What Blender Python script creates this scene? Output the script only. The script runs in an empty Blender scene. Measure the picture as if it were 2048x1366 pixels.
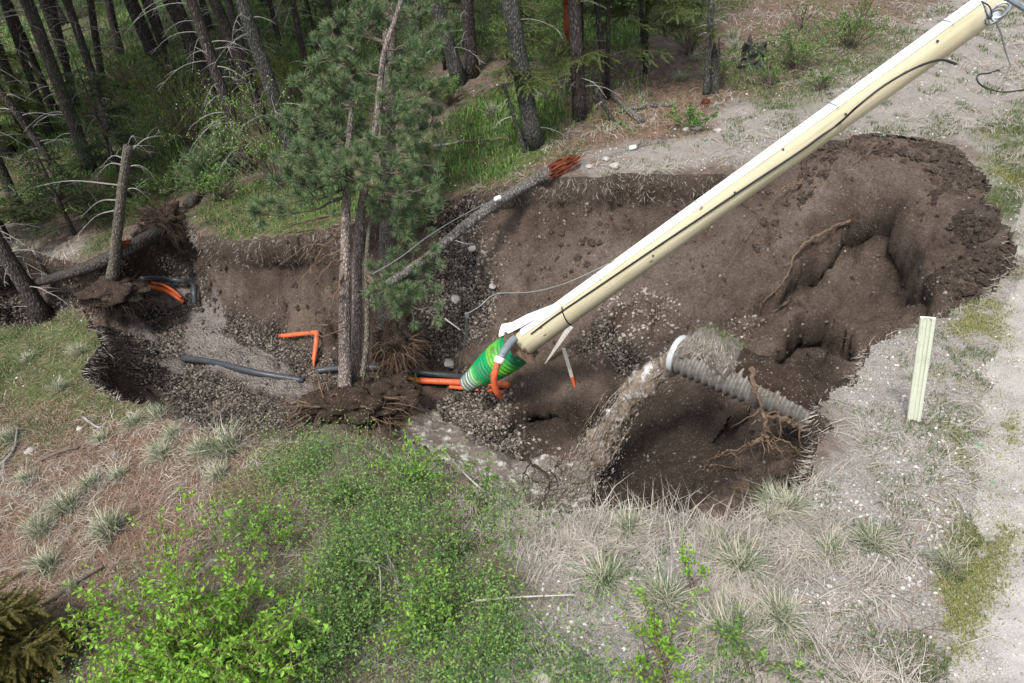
import bpy, math, random
import numpy as np
from mathutils import Vector, Matrix
rng = np.random.default_rng(7); random.seed(7)
S = bpy.context.scene
C = S.collection
# ------------------------------------------------------------------ camera, sky, sun, exposure
H = 4.5; PITCH = math.radians(34); ROLL = math.radians(-5); FPX = 1366.0
cF = np.array([0, math.cos(PITCH), -math.sin(PITCH)])
_R = np.array([1., 0, 0]); _U = np.array([0, math.sin(PITCH), math.cos(PITCH)])
cR = _R*math.cos(ROLL) + _U*math.sin(ROLL); cU = _U*math.cos(ROLL) - _R*math.sin(ROLL)
CO = np.array([0, 0, H])
cam = bpy.data.cameras.new('camera'); camo = bpy.data.objects.new('camera', cam); C.objects.link(camo)
cam.sensor_width = 36; cam.lens = 36*FPX/2048; cam.clip_end = 500; cam.clip_start = 0.05
M = Matrix(((cR[0], cU[0], -cF[0], 0), (cR[1], cU[1], -cF[1], 0), (cR[2], cU[2], -cF[2], H), (0, 0, 0, 1)))
camo.matrix_world = M
S.camera = camo
SUN_EL, SUN_AZ = math.radians(58), math.radians(-150)      # azimuth measured from +Y towards +X
w = bpy.data.worlds.new("World"); S.world = w; w.use_nodes = True
nt = w.node_tree; nt.nodes.clear()
wo = nt.nodes.new('ShaderNodeOutputWorld'); bg = nt.nodes.new('ShaderNodeBackground')
sky = nt.nodes.new('ShaderNodeTexSky'); sky.sky_type = 'NISHITA'; sky.sun_disc = False
sky.sun_elevation = SUN_EL; sky.sun_rotation = SUN_AZ; sky.dust_density = 3.0; sky.air_density = 1.0; sky.ozone_density = 1.0
hs = nt.nodes.new('ShaderNodeHueSaturation'); hs.inputs['Saturation'].default_value = 0.35   # cloud cover takes the blue out
nt.links.new(sky.outputs[0], hs.inputs['Color']); nt.links.new(hs.outputs[0], bg.inputs['Color'])
bg.inputs['Strength'].default_value = 0.13
nt.links.new(bg.outputs[0], wo.inputs['Surface'])
sl = bpy.data.lights.new('sun', 'SUN'); sl.energy = 1.8; sl.angle = math.radians(10); sl.color = (1, 0.96, 0.9)
slo = bpy.data.objects.new('sun', sl); C.objects.link(slo)
sdir = Vector((math.sin(SUN_AZ)*math.cos(SUN_EL), math.cos(SUN_AZ)*math.cos(SUN_EL), math.sin(SUN_EL)))
slo.rotation_euler = sdir.to_track_quat('Z', 'Y').to_euler(); slo.location = (0, 0, 40)
S.view_settings.view_transform = 'Standard'; S.view_settings.look = 'None'
S.view_settings.gamma = 1; S.view_settings.exposure = 1.0
S.render.engine = 'CYCLES'
S.cycles.use_denoising = True
S.cycles.max_bounces = 4; S.cycles.diffuse_bounces = 2; S.cycles.glossy_bounces = 2; S.cycles.transmission_bounces = 3; S.cycles.transparent_max_bounces = 6

# ------------------------------------------------------------------ projection helpers (a pixel of the 2048x1366 photo to a point of the place)
def ray(px, py):
    px = np.asarray(px, float)[..., None]; py = np.asarray(py, float)[..., None]
    return cF + cR*((px-1024)/FPX) - cU*((py-683)/FPX)
def atdepth(px, py, t): return CO + ray(px, py)*t
def atz(px, py, z):
    d = ray(px, py); return CO + d*((z-H)/d[..., 2])[..., None]
def project(p):
    q = np.asarray(p, float) - CO; zc = q@cF
    return 1024+FPX*(q@cR)/zc, 683-FPX*(q@cU)/zc, zc

# ------------------------------------------------------------------ noise
def _h(ix, iy, iz, seed):
    n = (ix.astype(np.int64)*374761393 + iy.astype(np.int64)*668265263 + iz.astype(np.int64)*2147483647 + seed*974711) & 0xffffffff
    n = ((n ^ (n >> 13))*1274126177) & 0xffffffff
    n = ((n ^ (n >> 16))*2246822519) & 0xffffffff
    return ((n ^ (n >> 15)) & 0xffffff)/float(0xffffff)
def vnoise(x, y, z=None, seed=0):
    x = np.asarray(x, float); y = np.asarray(y, float); z = np.zeros_like(x) if z is None else z
    ix, iy, iz = np.floor(x), np.floor(y), np.floor(z); fx, fy, fz = x-ix, y-iy, z-iz
    ux, uy, uz = (fx*fx*(3-2*fx), fy*fy*(3-2*fy), fz*fz*(3-2*fz))
    r = 0
    for dz in ((0, 1) if np.any(fz) else (0,)):
        for dy in (0, 1):
            for dx in (0, 1):
                r = r + _h(ix+dx, iy+dy, iz+dz, seed)*(ux if dx else 1-ux)*(uy if dy else 1-uy)*((uz if dz else 1-uz))
    return r*2-1
def fbm(x, y, z=None, o=4, seed=0):
    a, r, f = 1., 0, 1.
    for k in range(o):
        r = r + a*vnoise(x*f, y*f, None if z is None else z*f, seed+k*17); a *= .5; f *= 2.03
    return r
def sstep(a, b, x):
    t = np.clip((x-a)/(b-a), 0, 1); return t*t*(3-2*t)

# ------------------------------------------------------------------ the lie of the land
def G(x, y):
    x = np.asarray(x, float); y = np.asarray(y, float)
    s = np.log1p(np.exp(np.clip((0.6-x)*1.6, -30, 30)))/1.6
    drop = 2.6*(1-np.exp(-0.26*s/2.6*1.25))
    rise = 0.15*np.log1p(np.exp(np.clip((y-11.5)*0.9, -30, 60)))/0.9
    return -drop + rise + 0.05*fbm(x*.6, y*.6, o=3, seed=3)
def on(fn, px, py, n=260, tmax=70):
    """where the ray of a pixel meets the height field fn"""
    px = np.atleast_1d(np.asarray(px, float)); py = np.atleast_1d(np.asarray(py, float))
    d = ray(px, py); ts = np.geomspace(2.2, tmax, n)
    P = CO + d[:, None, :]*ts[None, :, None]
    below = P[..., 2] < fn(P[..., 0], P[..., 1])
    k = np.where(below.any(1), below.argmax(1), n-1); k = np.maximum(k, 1)
    lo, hi = ts[k-1], ts[k]
    for _ in range(18):
        m = (lo+hi)/2; Q = CO + d*m[:, None]; b = Q[:, 2] < fn(Q[:, 0], Q[:, 1])
        hi = np.where(b, m, hi); lo = np.where(b, lo, m)
    return CO + d*hi[:, None]
def onG(px, py): 
    r = on(G, px, py); return r[0] if np.ndim(px) == 0 else r

RIM = [(-260,640),(-120,600),(0,520),(60,505),(150,528),(215,525),(262,478),(300,440),(345,425),(400,470),(470,482),(540,478),(640,462),(730,440),(800,420),(860,405),(920,398),(980,378),
       (1060,362),(1130,358),(1180,352),(1250,346),(1330,350),(1420,352),(1480,345),(1540,310),(1600,288),(1680,280),(1750,266),(1830,275),(1900,292),
       (1940,318),(1965,370),(1992,420),(2012,480),(2012,545),(1975,585),(1900,612),(1840,640),(1800,672),(1760,690),(1742,725),(1700,770),(1640,800),(1668,835),(1688,862),(1650,890),(1610,925),(1590,960),
       (1545,985),(1490,1015),(1420,1040),(1380,1020),(1300,1012),(1220,1030),(1150,1052),(1080,1050),(1020,1020),(985,1000),(940,945),(880,925),(800,905),(700,893),(600,880),(520,880),
       (440,870),(370,845),(310,815),(250,800),(200,775),(150,745),(205,690),(190,640),(160,600),(90,640),(0,650),(-120,690),(-260,760)]
rim = onG([p[0] for p in RIM], [p[1] for p in RIM])[:, :2]
def polydist(poly, x, y):
    """signed distance, + inside"""
    sh = np.shape(x); x = np.ravel(x); y = np.ravel(y); best = np.full(x.shape, 1e9); ins = np.zeros(x.shape, bool)
    n = len(poly)
    for i in range(n):
        ax, ay = poly[i]; bx, by = poly[(i+1) % n]; ex, ey = bx-ax, by-ay
        t = np.clip(((x-ax)*ex+(y-ay)*ey)/(ex*ex+ey*ey+1e-12), 0, 1)
        best = np.minimum(best, (x-ax-t*ex)**2+(y-ay-t*ey)**2)
        c = ((ay > y) != (by > y)); 
        ins ^= c & (x < ex*(y-ay)/(ey if abs(ey) > 1e-12 else 1e-12)+ax)
    d = np.sqrt(best); return np.where(ins, d, -d).reshape(sh)
# floor of the washout: pixel and height
CT = [(1200,650,-2.0),(1100,710,-2.5),(1000,650,-2.2),(900,580,-1.9),(980,500,-1.4),(1250,500,-1.1),(1380,600,-1.6),(1300,640,-2.0),(1480,640,-1.55),(1560,610,-1.2),(1650,600,-1.05),(1720,640,-1.5),
      (1620,690,-2.3),(1500,720,-2.4),(1700,700,-1.6),(1400,670,-2.1),(1850,560,-.6),(1750,560,-1.3),(1800,600,-1.2),(1700,380,-.25),(1880,470,-.35),(1780,430,-.4),(1600,360,-.3),(1640,520,-1.4),(1560,440,-.8),(1620,450,-.75),
      (1500,480,-1.0),(1400,430,-.75),(1500,560,-1.4),(1400,850,-2.5),(1300,950,-2.9),(1200,830,-2.9),(1250,750,-2.7),(1500,980,-1.7),(1560,900,-2.0),(1600,840,-1.9),(1450,1000,-1.7),(1350,800,-2.6),
      (1050,960,-3.5),(950,900,-3.35),(850,830,-3.15),(780,780,-3.1),(1100,850,-3.0),(1000,780,-3.0),(920,740,-2.9),(950,820,-3.15),(860,700,-2.8),(800,640,-2.4),(1150,960,-3.4),
      (640,760,-3.15),(560,700,-3.1),(500,740,-3.1),(400,640,-3.05),(350,600,-3.0),(300,700,-3.05),(400,800,-3.05),(300,570,-3.0),(620,640,-3.0),(480,600,-2.95),(550,800,-3.05),(300,800,-3.0),(640,860,-2.7),(750,880,-2.9),
      (250,560,-2.9),(100,560,-2.9),(0,580,-2.9),(-150,640,-2.9),(660,560,-2.4),(720,600,-2.5)]
ctp = np.array([atz(a, b, c) for a, b, c in CT])
_n = len(ctp)
def _phi(r): return np.sqrt(r*r+0.05)
_A = _phi(np.linalg.norm(ctp[:, None, :2]-ctp[None, :, :2], axis=2)) + np.eye(_n)*(-0.02)
_P = np.c_[np.ones(_n), ctp[:, :2]]
_K = np.block([[_A, _P], [_P.T, np.zeros((3, 3))]])
_W = np.linalg.solve(_K, np.r_[ctp[:, 2], 0, 0, 0])
def floorz(x, y):
    r = _W[_n]+_W[_n+1]*x+_W[_n+2]*y
    for i in range(_n): r = r + _W[i]*_phi(np.hypot(x-ctp[i, 0], y-ctp[i, 1]))
    return r
# steep or gentle banks along the rim
KS = [(600,470,2.6),(400,470,2.8),(300,440,2.5),(900,400,1.5),(1250,346,1.6),(1500,330,.9),(1750,270,.55),(1950,350,1.2),(2012,520,1.6),(1850,640,1.6),(1700,770,2.6),(1650,890,2.6),(1450,1030,1.6),(1200,1030,3.0),(1000,1000,2.6),
      (700,893,1.8),(440,870,2.2),(205,690,2.2),(100,600,1.5),(1742,725,1.5)]
ksp = onG([k[0] for k in KS], [k[1] for k in KS])
SCARPS = [([(1540,520),(1590,478),(1640,455),(1700,440),(1770,458),(1815,495),(1850,550),(1868,625)], -.75, .64, 1), ([(1440,770),(1490,735),(1540,700),(1600,668),(1660,655),(1715,665),(1735,710)], -1.5, .7, 1), ([(1380,650),(1480,632),(1600,607),(1690,602),(1730,650)], -1.2, .22, 1),
          ([(960,815),(1030,780),(1100,772),(1180,790),(1240,765)], -2.6, .4, 1), ([(1385,1040),(1395,960),(1450,915),(1530,895),(1620,880)], -1.8, .5, -1), ([(1150,640),(1250,600),(1400,590)], -1.7, .2, 1), ([(880,620),(900,660),(960,700),(1000,720)], -2.2, .35, 1)]
SCW = [(np.array([atz(p[0], p[1], z)[:2] for p in pl]), D, sd) for pl, z, D, sd in SCARPS]
def scarps(x, y):
    """per scarp: distance to the low side, strength"""
    out = []
    nz = .045*fbm(x*2.3, y*2.3, o=3, seed=14)
    for W_, D, sd in SCW:
        n = len(W_)-1; best = np.full(np.shape(x), 1e9); tp = np.zeros(np.shape(x)); sg = np.ones(np.shape(x))
        for i in range(n):
            ax, ay = W_[i]; ex, ey = W_[i+1]-W_[i]; t = np.clip(((x-ax)*ex+(y-ay)*ey)/(ex*ex+ey*ey), 0, 1); q = np.hypot(x-ax-t*ex, y-ay-t*ey); m = q < best
            best = np.where(m, q, best); tp = np.where(m, (i+t)/n, tp); sg = np.where(m, -np.sign(ex*(y-ay)-ey*(x-ax)), sg)
        out.append((best*sg*sd+nz, np.sqrt(np.clip(np.sin(np.pi*tp), 0, 1))*D))
    return out
def pitd(x, y):
    d = polydist(rim, x, y)
    return d + 0.10*fbm(x*1.7, y*1.7, o=3, seed=11) + .035*fbm(x*7, y*7, o=2, seed=12)
SLAB = [atz([p[0] for p in q], [p[1] for p in q], -2.95)[:, :2] for q in ([(372,620),(400,612),(440,640),(450,665),(520,700),(590,750),(650,790),(600,800),(520,780),(440,745),(385,715),(375,670)], [(262,610),(290,590),(350,545),(385,550),(385,600),(345,605),(300,620),(300,670),(268,665)])]
def Zd(x, y):
    x = np.asarray(x, float); y = np.asarray(y, float)
    g = G(x, y); d = pitd(x, y)
    z = g.copy() if np.ndim(g) else g
    m = d > 0
    if np.any(m):
        xm, ym, dm, gm = x[m], y[m], d[m], g[m]
        ww = 0; kk = 0
        for i, k in enumerate(KS):
            q = 1/((xm-ksp[i, 0])**2+(ym-ksp[i, 1])**2+.05)**1.5; ww = ww+q; kk = kk+q*k[2]
        kk = kk/ww
        fl = np.minimum(floorz(xm, ym), gm-.05)
        wl = gm - .30*sstep(0, .05, dm)*np.minimum(kk, 1) - kk*dm*(1+.35*fbm(xm*1.3, ym*1.3, o=3, seed=21))
        s = .10; hh = np.clip(.5+.5*(fl-wl)/s, 0, 1)
        zz = wl*(1-hh)+fl*hh + s*hh*(1-hh)
        for ds, st in scarps(xm, ym): zz = zz - st*sstep(0, .07, ds)*np.exp(-np.maximum(ds, 0)/.8)*sstep(.1, .5, dm)
        zz = zz + (.07*fbm(xm*2.2, ym*2.2, o=4, seed=31))*sstep(0, .4, dm)
        for q in SLAB: zz = zz + .11*sstep(-.02, .06, polydist(q, xm, ym)+.07*fbm(xm*3, ym*3, o=3, seed=33))
        z[m] = zz
    z = z + .02*fbm(x*4, y*4, o=3, seed=41)
    return z, d
def Z(x, y):
    x = np.atleast_1d(np.asarray(x, float)); y = np.atleast_1d(np.asarray(y, float))
    sh = x.shape; r = Zd(x.ravel(), y.ravel())[0]; return r.reshape(sh)
def onZ(px, py):
    r = on(Z, px, py, n=200, tmax=60); return r[0] if np.ndim(px) == 0 else r

# ------------------------------------------------------------------ mesh helpers
def mk(name, V, F, mat, parent=None, cols=None, smooth=False, midx=None):
    """V (n,3); F: list of int arrays (k,3) or (k,4) -> one mesh object"""
    V = np.asarray(V, np.float32)
    if not isinstance(F, (list, tuple)): F = [F]
    F = [np.asarray(f, np.int32) for f in F if len(f)]
    nl = sum(f.size for f in F); nf = sum(len(f) for f in F)
    me = bpy.data.meshes.new(name)
    me.vertices.add(len(V)); me.vertices.foreach_set('co', V.ravel())
    me.loops.add(nl); me.loops.foreach_set('vertex_index', np.concatenate([f.ravel() for f in F]))
    me.polygons.add(nf)
    tot = np.concatenate([np.full(len(f), f.shape[1], np.int32) for f in F])
    st = np.r_[0, np.cumsum(tot)[:-1]].astype(np.int32)
    me.polygons.foreach_set('loop_start', st)
    try: me.polygons.foreach_set('loop_total', tot)
    except Exception: pass
    if midx is not None: me.polygons.foreach_set('material_index', np.asarray(midx, np.int32))
    for m_ in (mat if isinstance(mat, (list, tuple)) else [mat]): me.materials.append(m_)
    if cols is not None:
        for nm, arr in cols.items():
            a = me.color_attributes.new(nm, 'FLOAT_COLOR', 'POINT'); a.data.foreach_set('color', np.asarray(arr, np.float32).ravel())
    me.update(calc_edges=True)
    me.polygons.foreach_set('use_smooth', np.full(nf, bool(smooth)))
    o = bpy.data.objects.new(name, me); C.objects.link(o)
    if parent is not None: o.parent = parent
    return o
class MB:
    def __init__(s): s.V = []; s.Q = []; s.T = []; s.n = 0; s.mq = []; s.mt = []
    def add(s, V, Q=None, T=None, mi=0):
        V = np.asarray(V, float).reshape(-1, 3)
        if Q is not None and len(Q): s.Q.append(np.asarray(Q)+s.n); s.mq.append(np.full(len(Q), mi))
        if T is not None and len(T): s.T.append(np.asarray(T)+s.n); s.mt.append(np.full(len(T), mi))
        s.V.append(V); s.n += len(V)
    def tube(s, pts, rad, k=8, cap=True, mi=0, wob=0, noi=None):
        P = np.asarray(pts, float); n = len(P); rad = np.broadcast_to(np.asarray(rad, float), (n,))
        T = np.gradient(P, axis=0); T /= np.linalg.norm(T, axis=1)[:, None]+1e-12
        ref = np.array([0, 0, 1.]) if abs(T[0, 2]) < .9 else np.array([1., 0, 0])
        u = np.cross(T[0], ref); u /= np.linalg.norm(u); a = np.linspace(0, 2*np.pi, k, endpoint=False)
        R = np.empty((n, k, 3))
        for i in range(n):
            u = u - T[i]*(u@T[i]); u /= np.linalg.norm(u)+1e-12; v = np.cross(T[i], u)
            rr = rad[i]*(1+(wob*rng.uniform(-1, 1, k) if wob else 0))
            R[i] = P[i]+(np.cos(a)*rr)[:, None]*u+(np.sin(a)*rr)[:, None]*v
        i = np.arange(n-1)[:, None]*k; j = np.arange(k)[None]; j2 = (j+1) % k
        Q = np.stack([i+j, i+j2, i+k+j2, i+k+j], -1).reshape(-1, 4)
        V = R.reshape(-1, 3); Tt = None
        if cap:
            V = np.r_[V, P[:1], P[-1:]]; c0, c1 = n*k, n*k+1; jj = np.arange(k); j2 = (jj+1) % k
            Tt = np.r_[np.stack([j2, jj, np.full(k, c0)], -1), np.stack([(n-1)*k+jj, (n-1)*k+j2, np.full(k, c1)], -1)]
        s.add(V, Q, Tt, mi)
    def box(s, c, sx, sy, sz, R=None, mi=0):
        v = np.array([(x, y, z) for x in (-.5, .5) for y in (-.5, .5) for z in (-.5, .5)])*(sx, sy, sz)
        if R is not None: v = v@np.asarray(R).T
        s.add(v+np.asarray(c), [(0, 1, 3, 2), (4, 6, 7, 5), (0, 4, 5, 1), (2, 3, 7, 6), (0, 2, 6, 4), (1, 5, 7, 3)], None, mi)
    def inst(s, tv, tq, tt, pos, mats, mi=0):
        """many copies of a small template"""
        pos = np.asarray(pos, float); n = len(pos)
        if n == 0: return
        V = np.einsum('nij,kj->nki', mats, tv)+pos[:, None]
        off = (np.arange(n)*len(tv))[:, None, None]
        s.add(V.reshape(-1, 3), (np.asarray(tq)[None]+off).reshape(-1, 4) if tq is not None else None, (np.asarray(tt)[None]+off).reshape(-1, 3) if tt is not None else None, mi)
    def build(s, name, mat, parent=None, smooth=False, cols=None):
        V = np.concatenate(s.V); F = []
        mi = []
        if s.Q: F.append(np.concatenate(s.Q)); mi.append(np.concatenate(s.mq))
        if s.T: F.append(np.concatenate(s.T)); mi.append(np.concatenate(s.mt))
        return mk(name, V, F, mat, parent, cols, smooth, np.concatenate(mi))
def tag(o, label=None, cat=None, group=None, kind=None):
    if label: o['label'] = label
    if cat: o['category'] = cat
    if group: o['group'] = group
    if kind: o['kind'] = kind
    return o
def empty(name, loc, label, cat, group=None):
    o = bpy.data.objects.new(name, None); C.objects.link(o); o.location = tuple(float(a) for a in loc); o.empty_display_size = .1
    bpy.context.view_layer.update() if False else None
    return tag(o, label, cat, group)
def rotz(a):
    a = np.atleast_1d(a); c, s_ = np.cos(a), np.sin(a); z = np.zeros_like(a); o = np.ones_like(a)
    return np.stack([np.stack([c, -s_, z], -1), np.stack([s_, c, z], -1), np.stack([z, z, o], -1)], -2)
def rotx(a):
    a = np.atleast_1d(a); c, s_ = np.cos(a), np.sin(a); z = np.zeros_like(a); o = np.ones_like(a)
    return np.stack([np.stack([o, z, z], -1), np.stack([z, c, -s_], -1), np.stack([z, s_, c], -1)], -2)
def align(d):
    """matrices whose z axis is d, random spin"""
    d = np.atleast_2d(d); d = d/np.linalg.norm(d, axis=1)[:, None]
    r = rng.normal(size=d.shape); u = np.cross(r, d); u /= np.linalg.norm(u, axis=1)[:, None]+1e-9; v = np.cross(d, u)
    return np.stack([u, v, d], -1)

# ------------------------------------------------------------------ materials
def newmat(name, rough=.9, spec=.2):
    m = bpy.data.materials.new(name); m.use_nodes = True; t = m.node_tree; t.nodes.clear()
    o = t.nodes.new('ShaderNodeOutputMaterial'); b = t.nodes.new('ShaderNodeBsdfPrincipled')
    b.inputs['Roughness'].default_value = rough; b.inputs['Specular IOR Level'].default_value = spec
    t.links.new(b.outputs[0], o.inputs[0]); return m, t, b, o
def N(t, ty, **k):
    n = t.nodes.new('ShaderNode'+ty)
    for a, v in k.items(): setattr(n, a, v)
    return n
def noise(t, co, scale, det=4, rough=.6, mapping=None):
    n = N(t, 'TexNoise'); n.inputs['Scale'].default_value = scale; n.inputs['Detail'].default_value = det; n.inputs['Roughness'].default_value = rough
    t.links.new(co, n.inputs['Vector']); return n
def ramp(t, fac, stops):
    r = N(t, 'ValToRGB'); e = r.color_ramp.elements
    while len(e) < len(stops): e.new(.5)
    for i, (p, c) in enumerate(stops):
        e[i].position = p; e[i].color = (*c, 1) if len(c) == 3 else c
    t.links.new(fac, r.inputs[0]); return r.outputs[0]
def mixc(t, fac, a, b, mode='MIX'):
    n = N(t, 'Mix', data_type='RGBA', blend_type=mode)
    for s_, v in ((n.inputs[0], fac), (n.inputs[6], a), (n.inputs[7], b)):
        if hasattr(v, 'is_output') or isinstance(v, bpy.types.NodeSocket): t.links.new(v, s_)
        elif isinstance(v, (tuple, list)): s_.default_value = (*v, 1)
        else: s_.default_value = v
    return n.outputs[2]
def math_(t, op, a, b=None, clamp=False):
    n = N(t, 'Math', operation=op, use_clamp=clamp)
    for i, v in enumerate((a, b)):
        if v is None: continue
        if isinstance(v, bpy.types.NodeSocket): t.links.new(v, n.inputs[i])
        else: n.inputs[i].default_value = v
    return n.outputs[0]
def bump(t, b, hgt, strength=.5, dist=.02):
    n = N(t, 'Bump'); n.inputs['Strength'].default_value = strength; n.inputs['Distance'].default_value = dist
    t.links.new(hgt, n.inputs['Height']); t.links.new(n.outputs[0], b.inputs['Normal']); return n
def geo(t): return N(t, 'NewGeometry')
def foliage(name, cols, trans=.35, rough=.6):
    """leaf colour varies from leaf to leaf; leaves let some light through"""
    m, t, b, o = newmat(name, rough, .25)
    g = geo(t); c = ramp(t, g.outputs['Random Per Island'], [(i/(max(1, len(cols)-1)), cc) for i, cc in enumerate(cols)])
    t.links.new(c, b.inputs['Base Color'])
    if trans:
        tr = N(t, 'BsdfTranslucent'); t.links.new(c, tr.inputs[0]); mx = N(t, 'MixShader'); mx.inputs[0].default_value = trans
        t.links.new(b.outputs[0], mx.inputs[1]); t.links.new(tr.outputs[0], mx.inputs[2]); t.links.new(mx.outputs[0], o.inputs[0])
    return m
def plain(name, col, rough=.6, spec=.3, var=.25, scale=6, b_=.2, metal=0, col2=None):
    m, t, b, o = newmat(name, rough, spec); tc = N(t, 'TexCoord'); n = noise(t, tc.outputs['Object'], scale, 5, .65)
    c2 = col2 or tuple(c*(1-var) for c in col)
    t.links.new(ramp(t, n.outputs[0], [(.3, c2), (.62, col)]), b.inputs['Base Color']); b.inputs['Metallic'].default_value = metal
    n2 = noise(t, tc.outputs['Object'], scale*8, 4, .7)
    if b_: bump(t, b, n2.outputs[0], b_, .01)
    return m
# ------------------------------------------------------------------ terrain materials
def pebble_layers(t, co, scales):
    """small stones: returns (mask, colour variation, height)"""
    mask = None; hgt = None; col = None
    for sc, th in scales:
        v = N(t, 'TexVoronoi'); v.inputs['Scale'].default_value = sc; t.links.new(co, v.inputs['Vector'])
        s_ = N(t, 'SeparateColor'); t.links.new(v.outputs['Color'], s_.inputs[0])
        keep = math_(t, 'LESS_THAN', s_.outputs[0], th)
        ins = math_(t, 'SUBTRACT', 1, math_(t, 'MULTIPLY', v.outputs['Distance'], 2.4), True)
        ins = math_(t, 'MULTIPLY', math_(t, 'MULTIPLY', ins, 3.0, True), keep)
        mask = ins if mask is None else math_(t, 'MAXIMUM', mask, ins)
        col = s_.outputs[1]
    return mask, col
def soil_mat():
    m, t, b, o = newmat('pit_soil', .95, .15)
    g = N(t, 'TexCoord').outputs['Object']; at = N(t, 'Vertex Color'.replace(' ', '')) if False else N(t, 'Attribute', attribute_name='mask')
    sp = N(t, 'SeparateColor'); t.links.new(at.outputs['Color'], sp.inputs[0])     # R gravel bed, G mud, B dark topsoil plus painted shade of hollows and undercuts
    mp = N(t, 'Mapping'); mp.inputs['Scale'].default_value = (1, 1, 2.2); t.links.new(g, mp.inputs[0]); gl = mp.outputs[0]
    n1 = noise(t, gl, .8, 6, .65); n2 = noise(t, g, 5, 8, .78); n3 = noise(t, g, 22, 7, .8)
    c = ramp(t, n1.outputs[0], [(.3, (.078, .058, .045)), (.5, (.150, .117, .095)), (.7, (.230, .188, .160))])
    c = mixc(t, math_(t, 'MULTIPLY', n2.outputs[0], .75), c, (.112, .080, .060), 'MIX')
    c = mixc(t, .8, c, ramp(t, n3.outputs[0], [(.28, (.3, .3, .3)), (.5, (.95, .95, .95)), (.72, (1.9, 1.85, 1.8))]), 'MULTIPLY')
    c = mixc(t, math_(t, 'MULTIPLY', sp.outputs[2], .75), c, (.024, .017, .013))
    # gravel bed
    v = N(t, 'TexVoronoi'); v.inputs['Scale'].default_value = 21; t.links.new(g, v.inputs['Vector'])
    s2 = N(t, 'SeparateColor'); t.links.new(v.outputs['Color'], s2.inputs[0])
    gc = ramp(t, s2.outputs[0], [(0, (.03, .026, .024)), (.45, (.085, .072, .062)), (.8, (.15, .125, .105)), (1, (.27, .24, .21))])
    gc = mixc(t, math_(t, 'MULTIPLY', v.outputs['Distance'], 1.3, True), gc, (.012, .01, .009))
    c = mixc(t, sp.outputs[0], c, gc)
    pm, pc = pebble_layers(t, g, [(48, .10), (26, .035), (90, .14)])
    stone = ramp(t, pc, [(0, (.12, .09, .07)), (.5, (.24, .20, .165)), (1, (.42, .38, .34))])
    c = mixc(t, math_(t, 'MULTIPLY', pm, math_(t, 'SUBTRACT', .85, sp.outputs[1], True)), c, stone)
    mud = ramp(t, n2.outputs[0], [(.35, (.20, .172, .158)), (.65, (.32, .285, .265))])
    c = mixc(t, sp.outputs[1], c, mud)
    t.links.new(c, b.inputs['Base Color'])
    t.links.new(math_(t, 'SUBTRACT', .95, math_(t, 'MULTIPLY', sp.outputs[1], .45)), b.inputs['Roughness'])
    h = math_(t, 'ADD', math_(t, 'MULTIPLY', n3.outputs[0], .6), math_(t, 'MULTIPLY', n2.outputs[0], 1.6))
    h = math_(t, 'ADD', h, math_(t, 'MULTIPLY', pm, .25))
    h = math_(t, 'SUBTRACT', h, math_(t, 'MULTIPLY', math_(t, 'MULTIPLY', v.outputs['Distance'], sp.outputs[0]), 1.2))
    bump(t, b, h, 1.0, .055)
    return m
def ground_mat():
    m, t, b, o = newmat('ground_soil', .95, .1)
    g = N(t, 'TexCoord').outputs['Object']; at = N(t, 'Attribute', attribute_name='mask')
    sp = N(t, 'SeparateColor'); t.links.new(at.outputs['Color'], sp.inputs[0])     # R moss/grass, G needle litter, B gravel
    n1 = noise(t, g, .9, 5, .6); n2 = noise(t, g, 7, 6, .75); n3 = noise(t, g, 45, 5, .8)
    c = ramp(t, n2.outputs[0], [(.3, (.07, .052, .04)), (.5, (.14, .11, .088)), (.72, (.24, .20, .165))])
    gr = ramp(t, n3.outputs[0], [(.3, (.12, .108, .094)), (.5, (.30, .28, .258)), (.68, (.49, .47, .445))])
    c = mixc(t, sp.outputs[2], c, gr)
    lit = ramp(t, n3.outputs[0], [(.3, (.055, .035, .024)), (.5, (.135, .088, .062)), (.72, (.25, .18, .135))])
    c = mixc(t, sp.outputs[1], c, lit)
    gn = ramp(t, n2.outputs[0], [(.3, (.035, .05, .015)), (.55, (.075, .12, .03)), (.75, (.13, .17, .055))])
    c = mixc(t, math_(t, 'MULTIPLY', sp.outputs[0], math_(t, 'ADD', n1.outputs[0], .35), True), c, gn)
    pm, pc = pebble_layers(t, g, [(48, .25), (22, .10), (95, .3)])
    stone = ramp(t, pc, [(0, (.14, .12, .105)), (.5, (.32, .30, .28)), (1, (.58, .56, .54))])
    k = math_(t, 'MULTIPLY', pm, math_(t, 'ADD', math_(t, 'MULTIPLY', sp.outputs[2], .85), .08))
    c = mixc(t, k, c, stone)
    t.links.new(c, b.inputs['Base Color'])
    h = math_(t, 'ADD', math_(t, 'MULTIPLY', n3.outputs[0], .8), n2.outputs[0]); h = math_(t, 'ADD', h, math_(t, 'MULTIPLY', pm, .4))
    bump(t, b, h, .8, .03)
    return m
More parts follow.
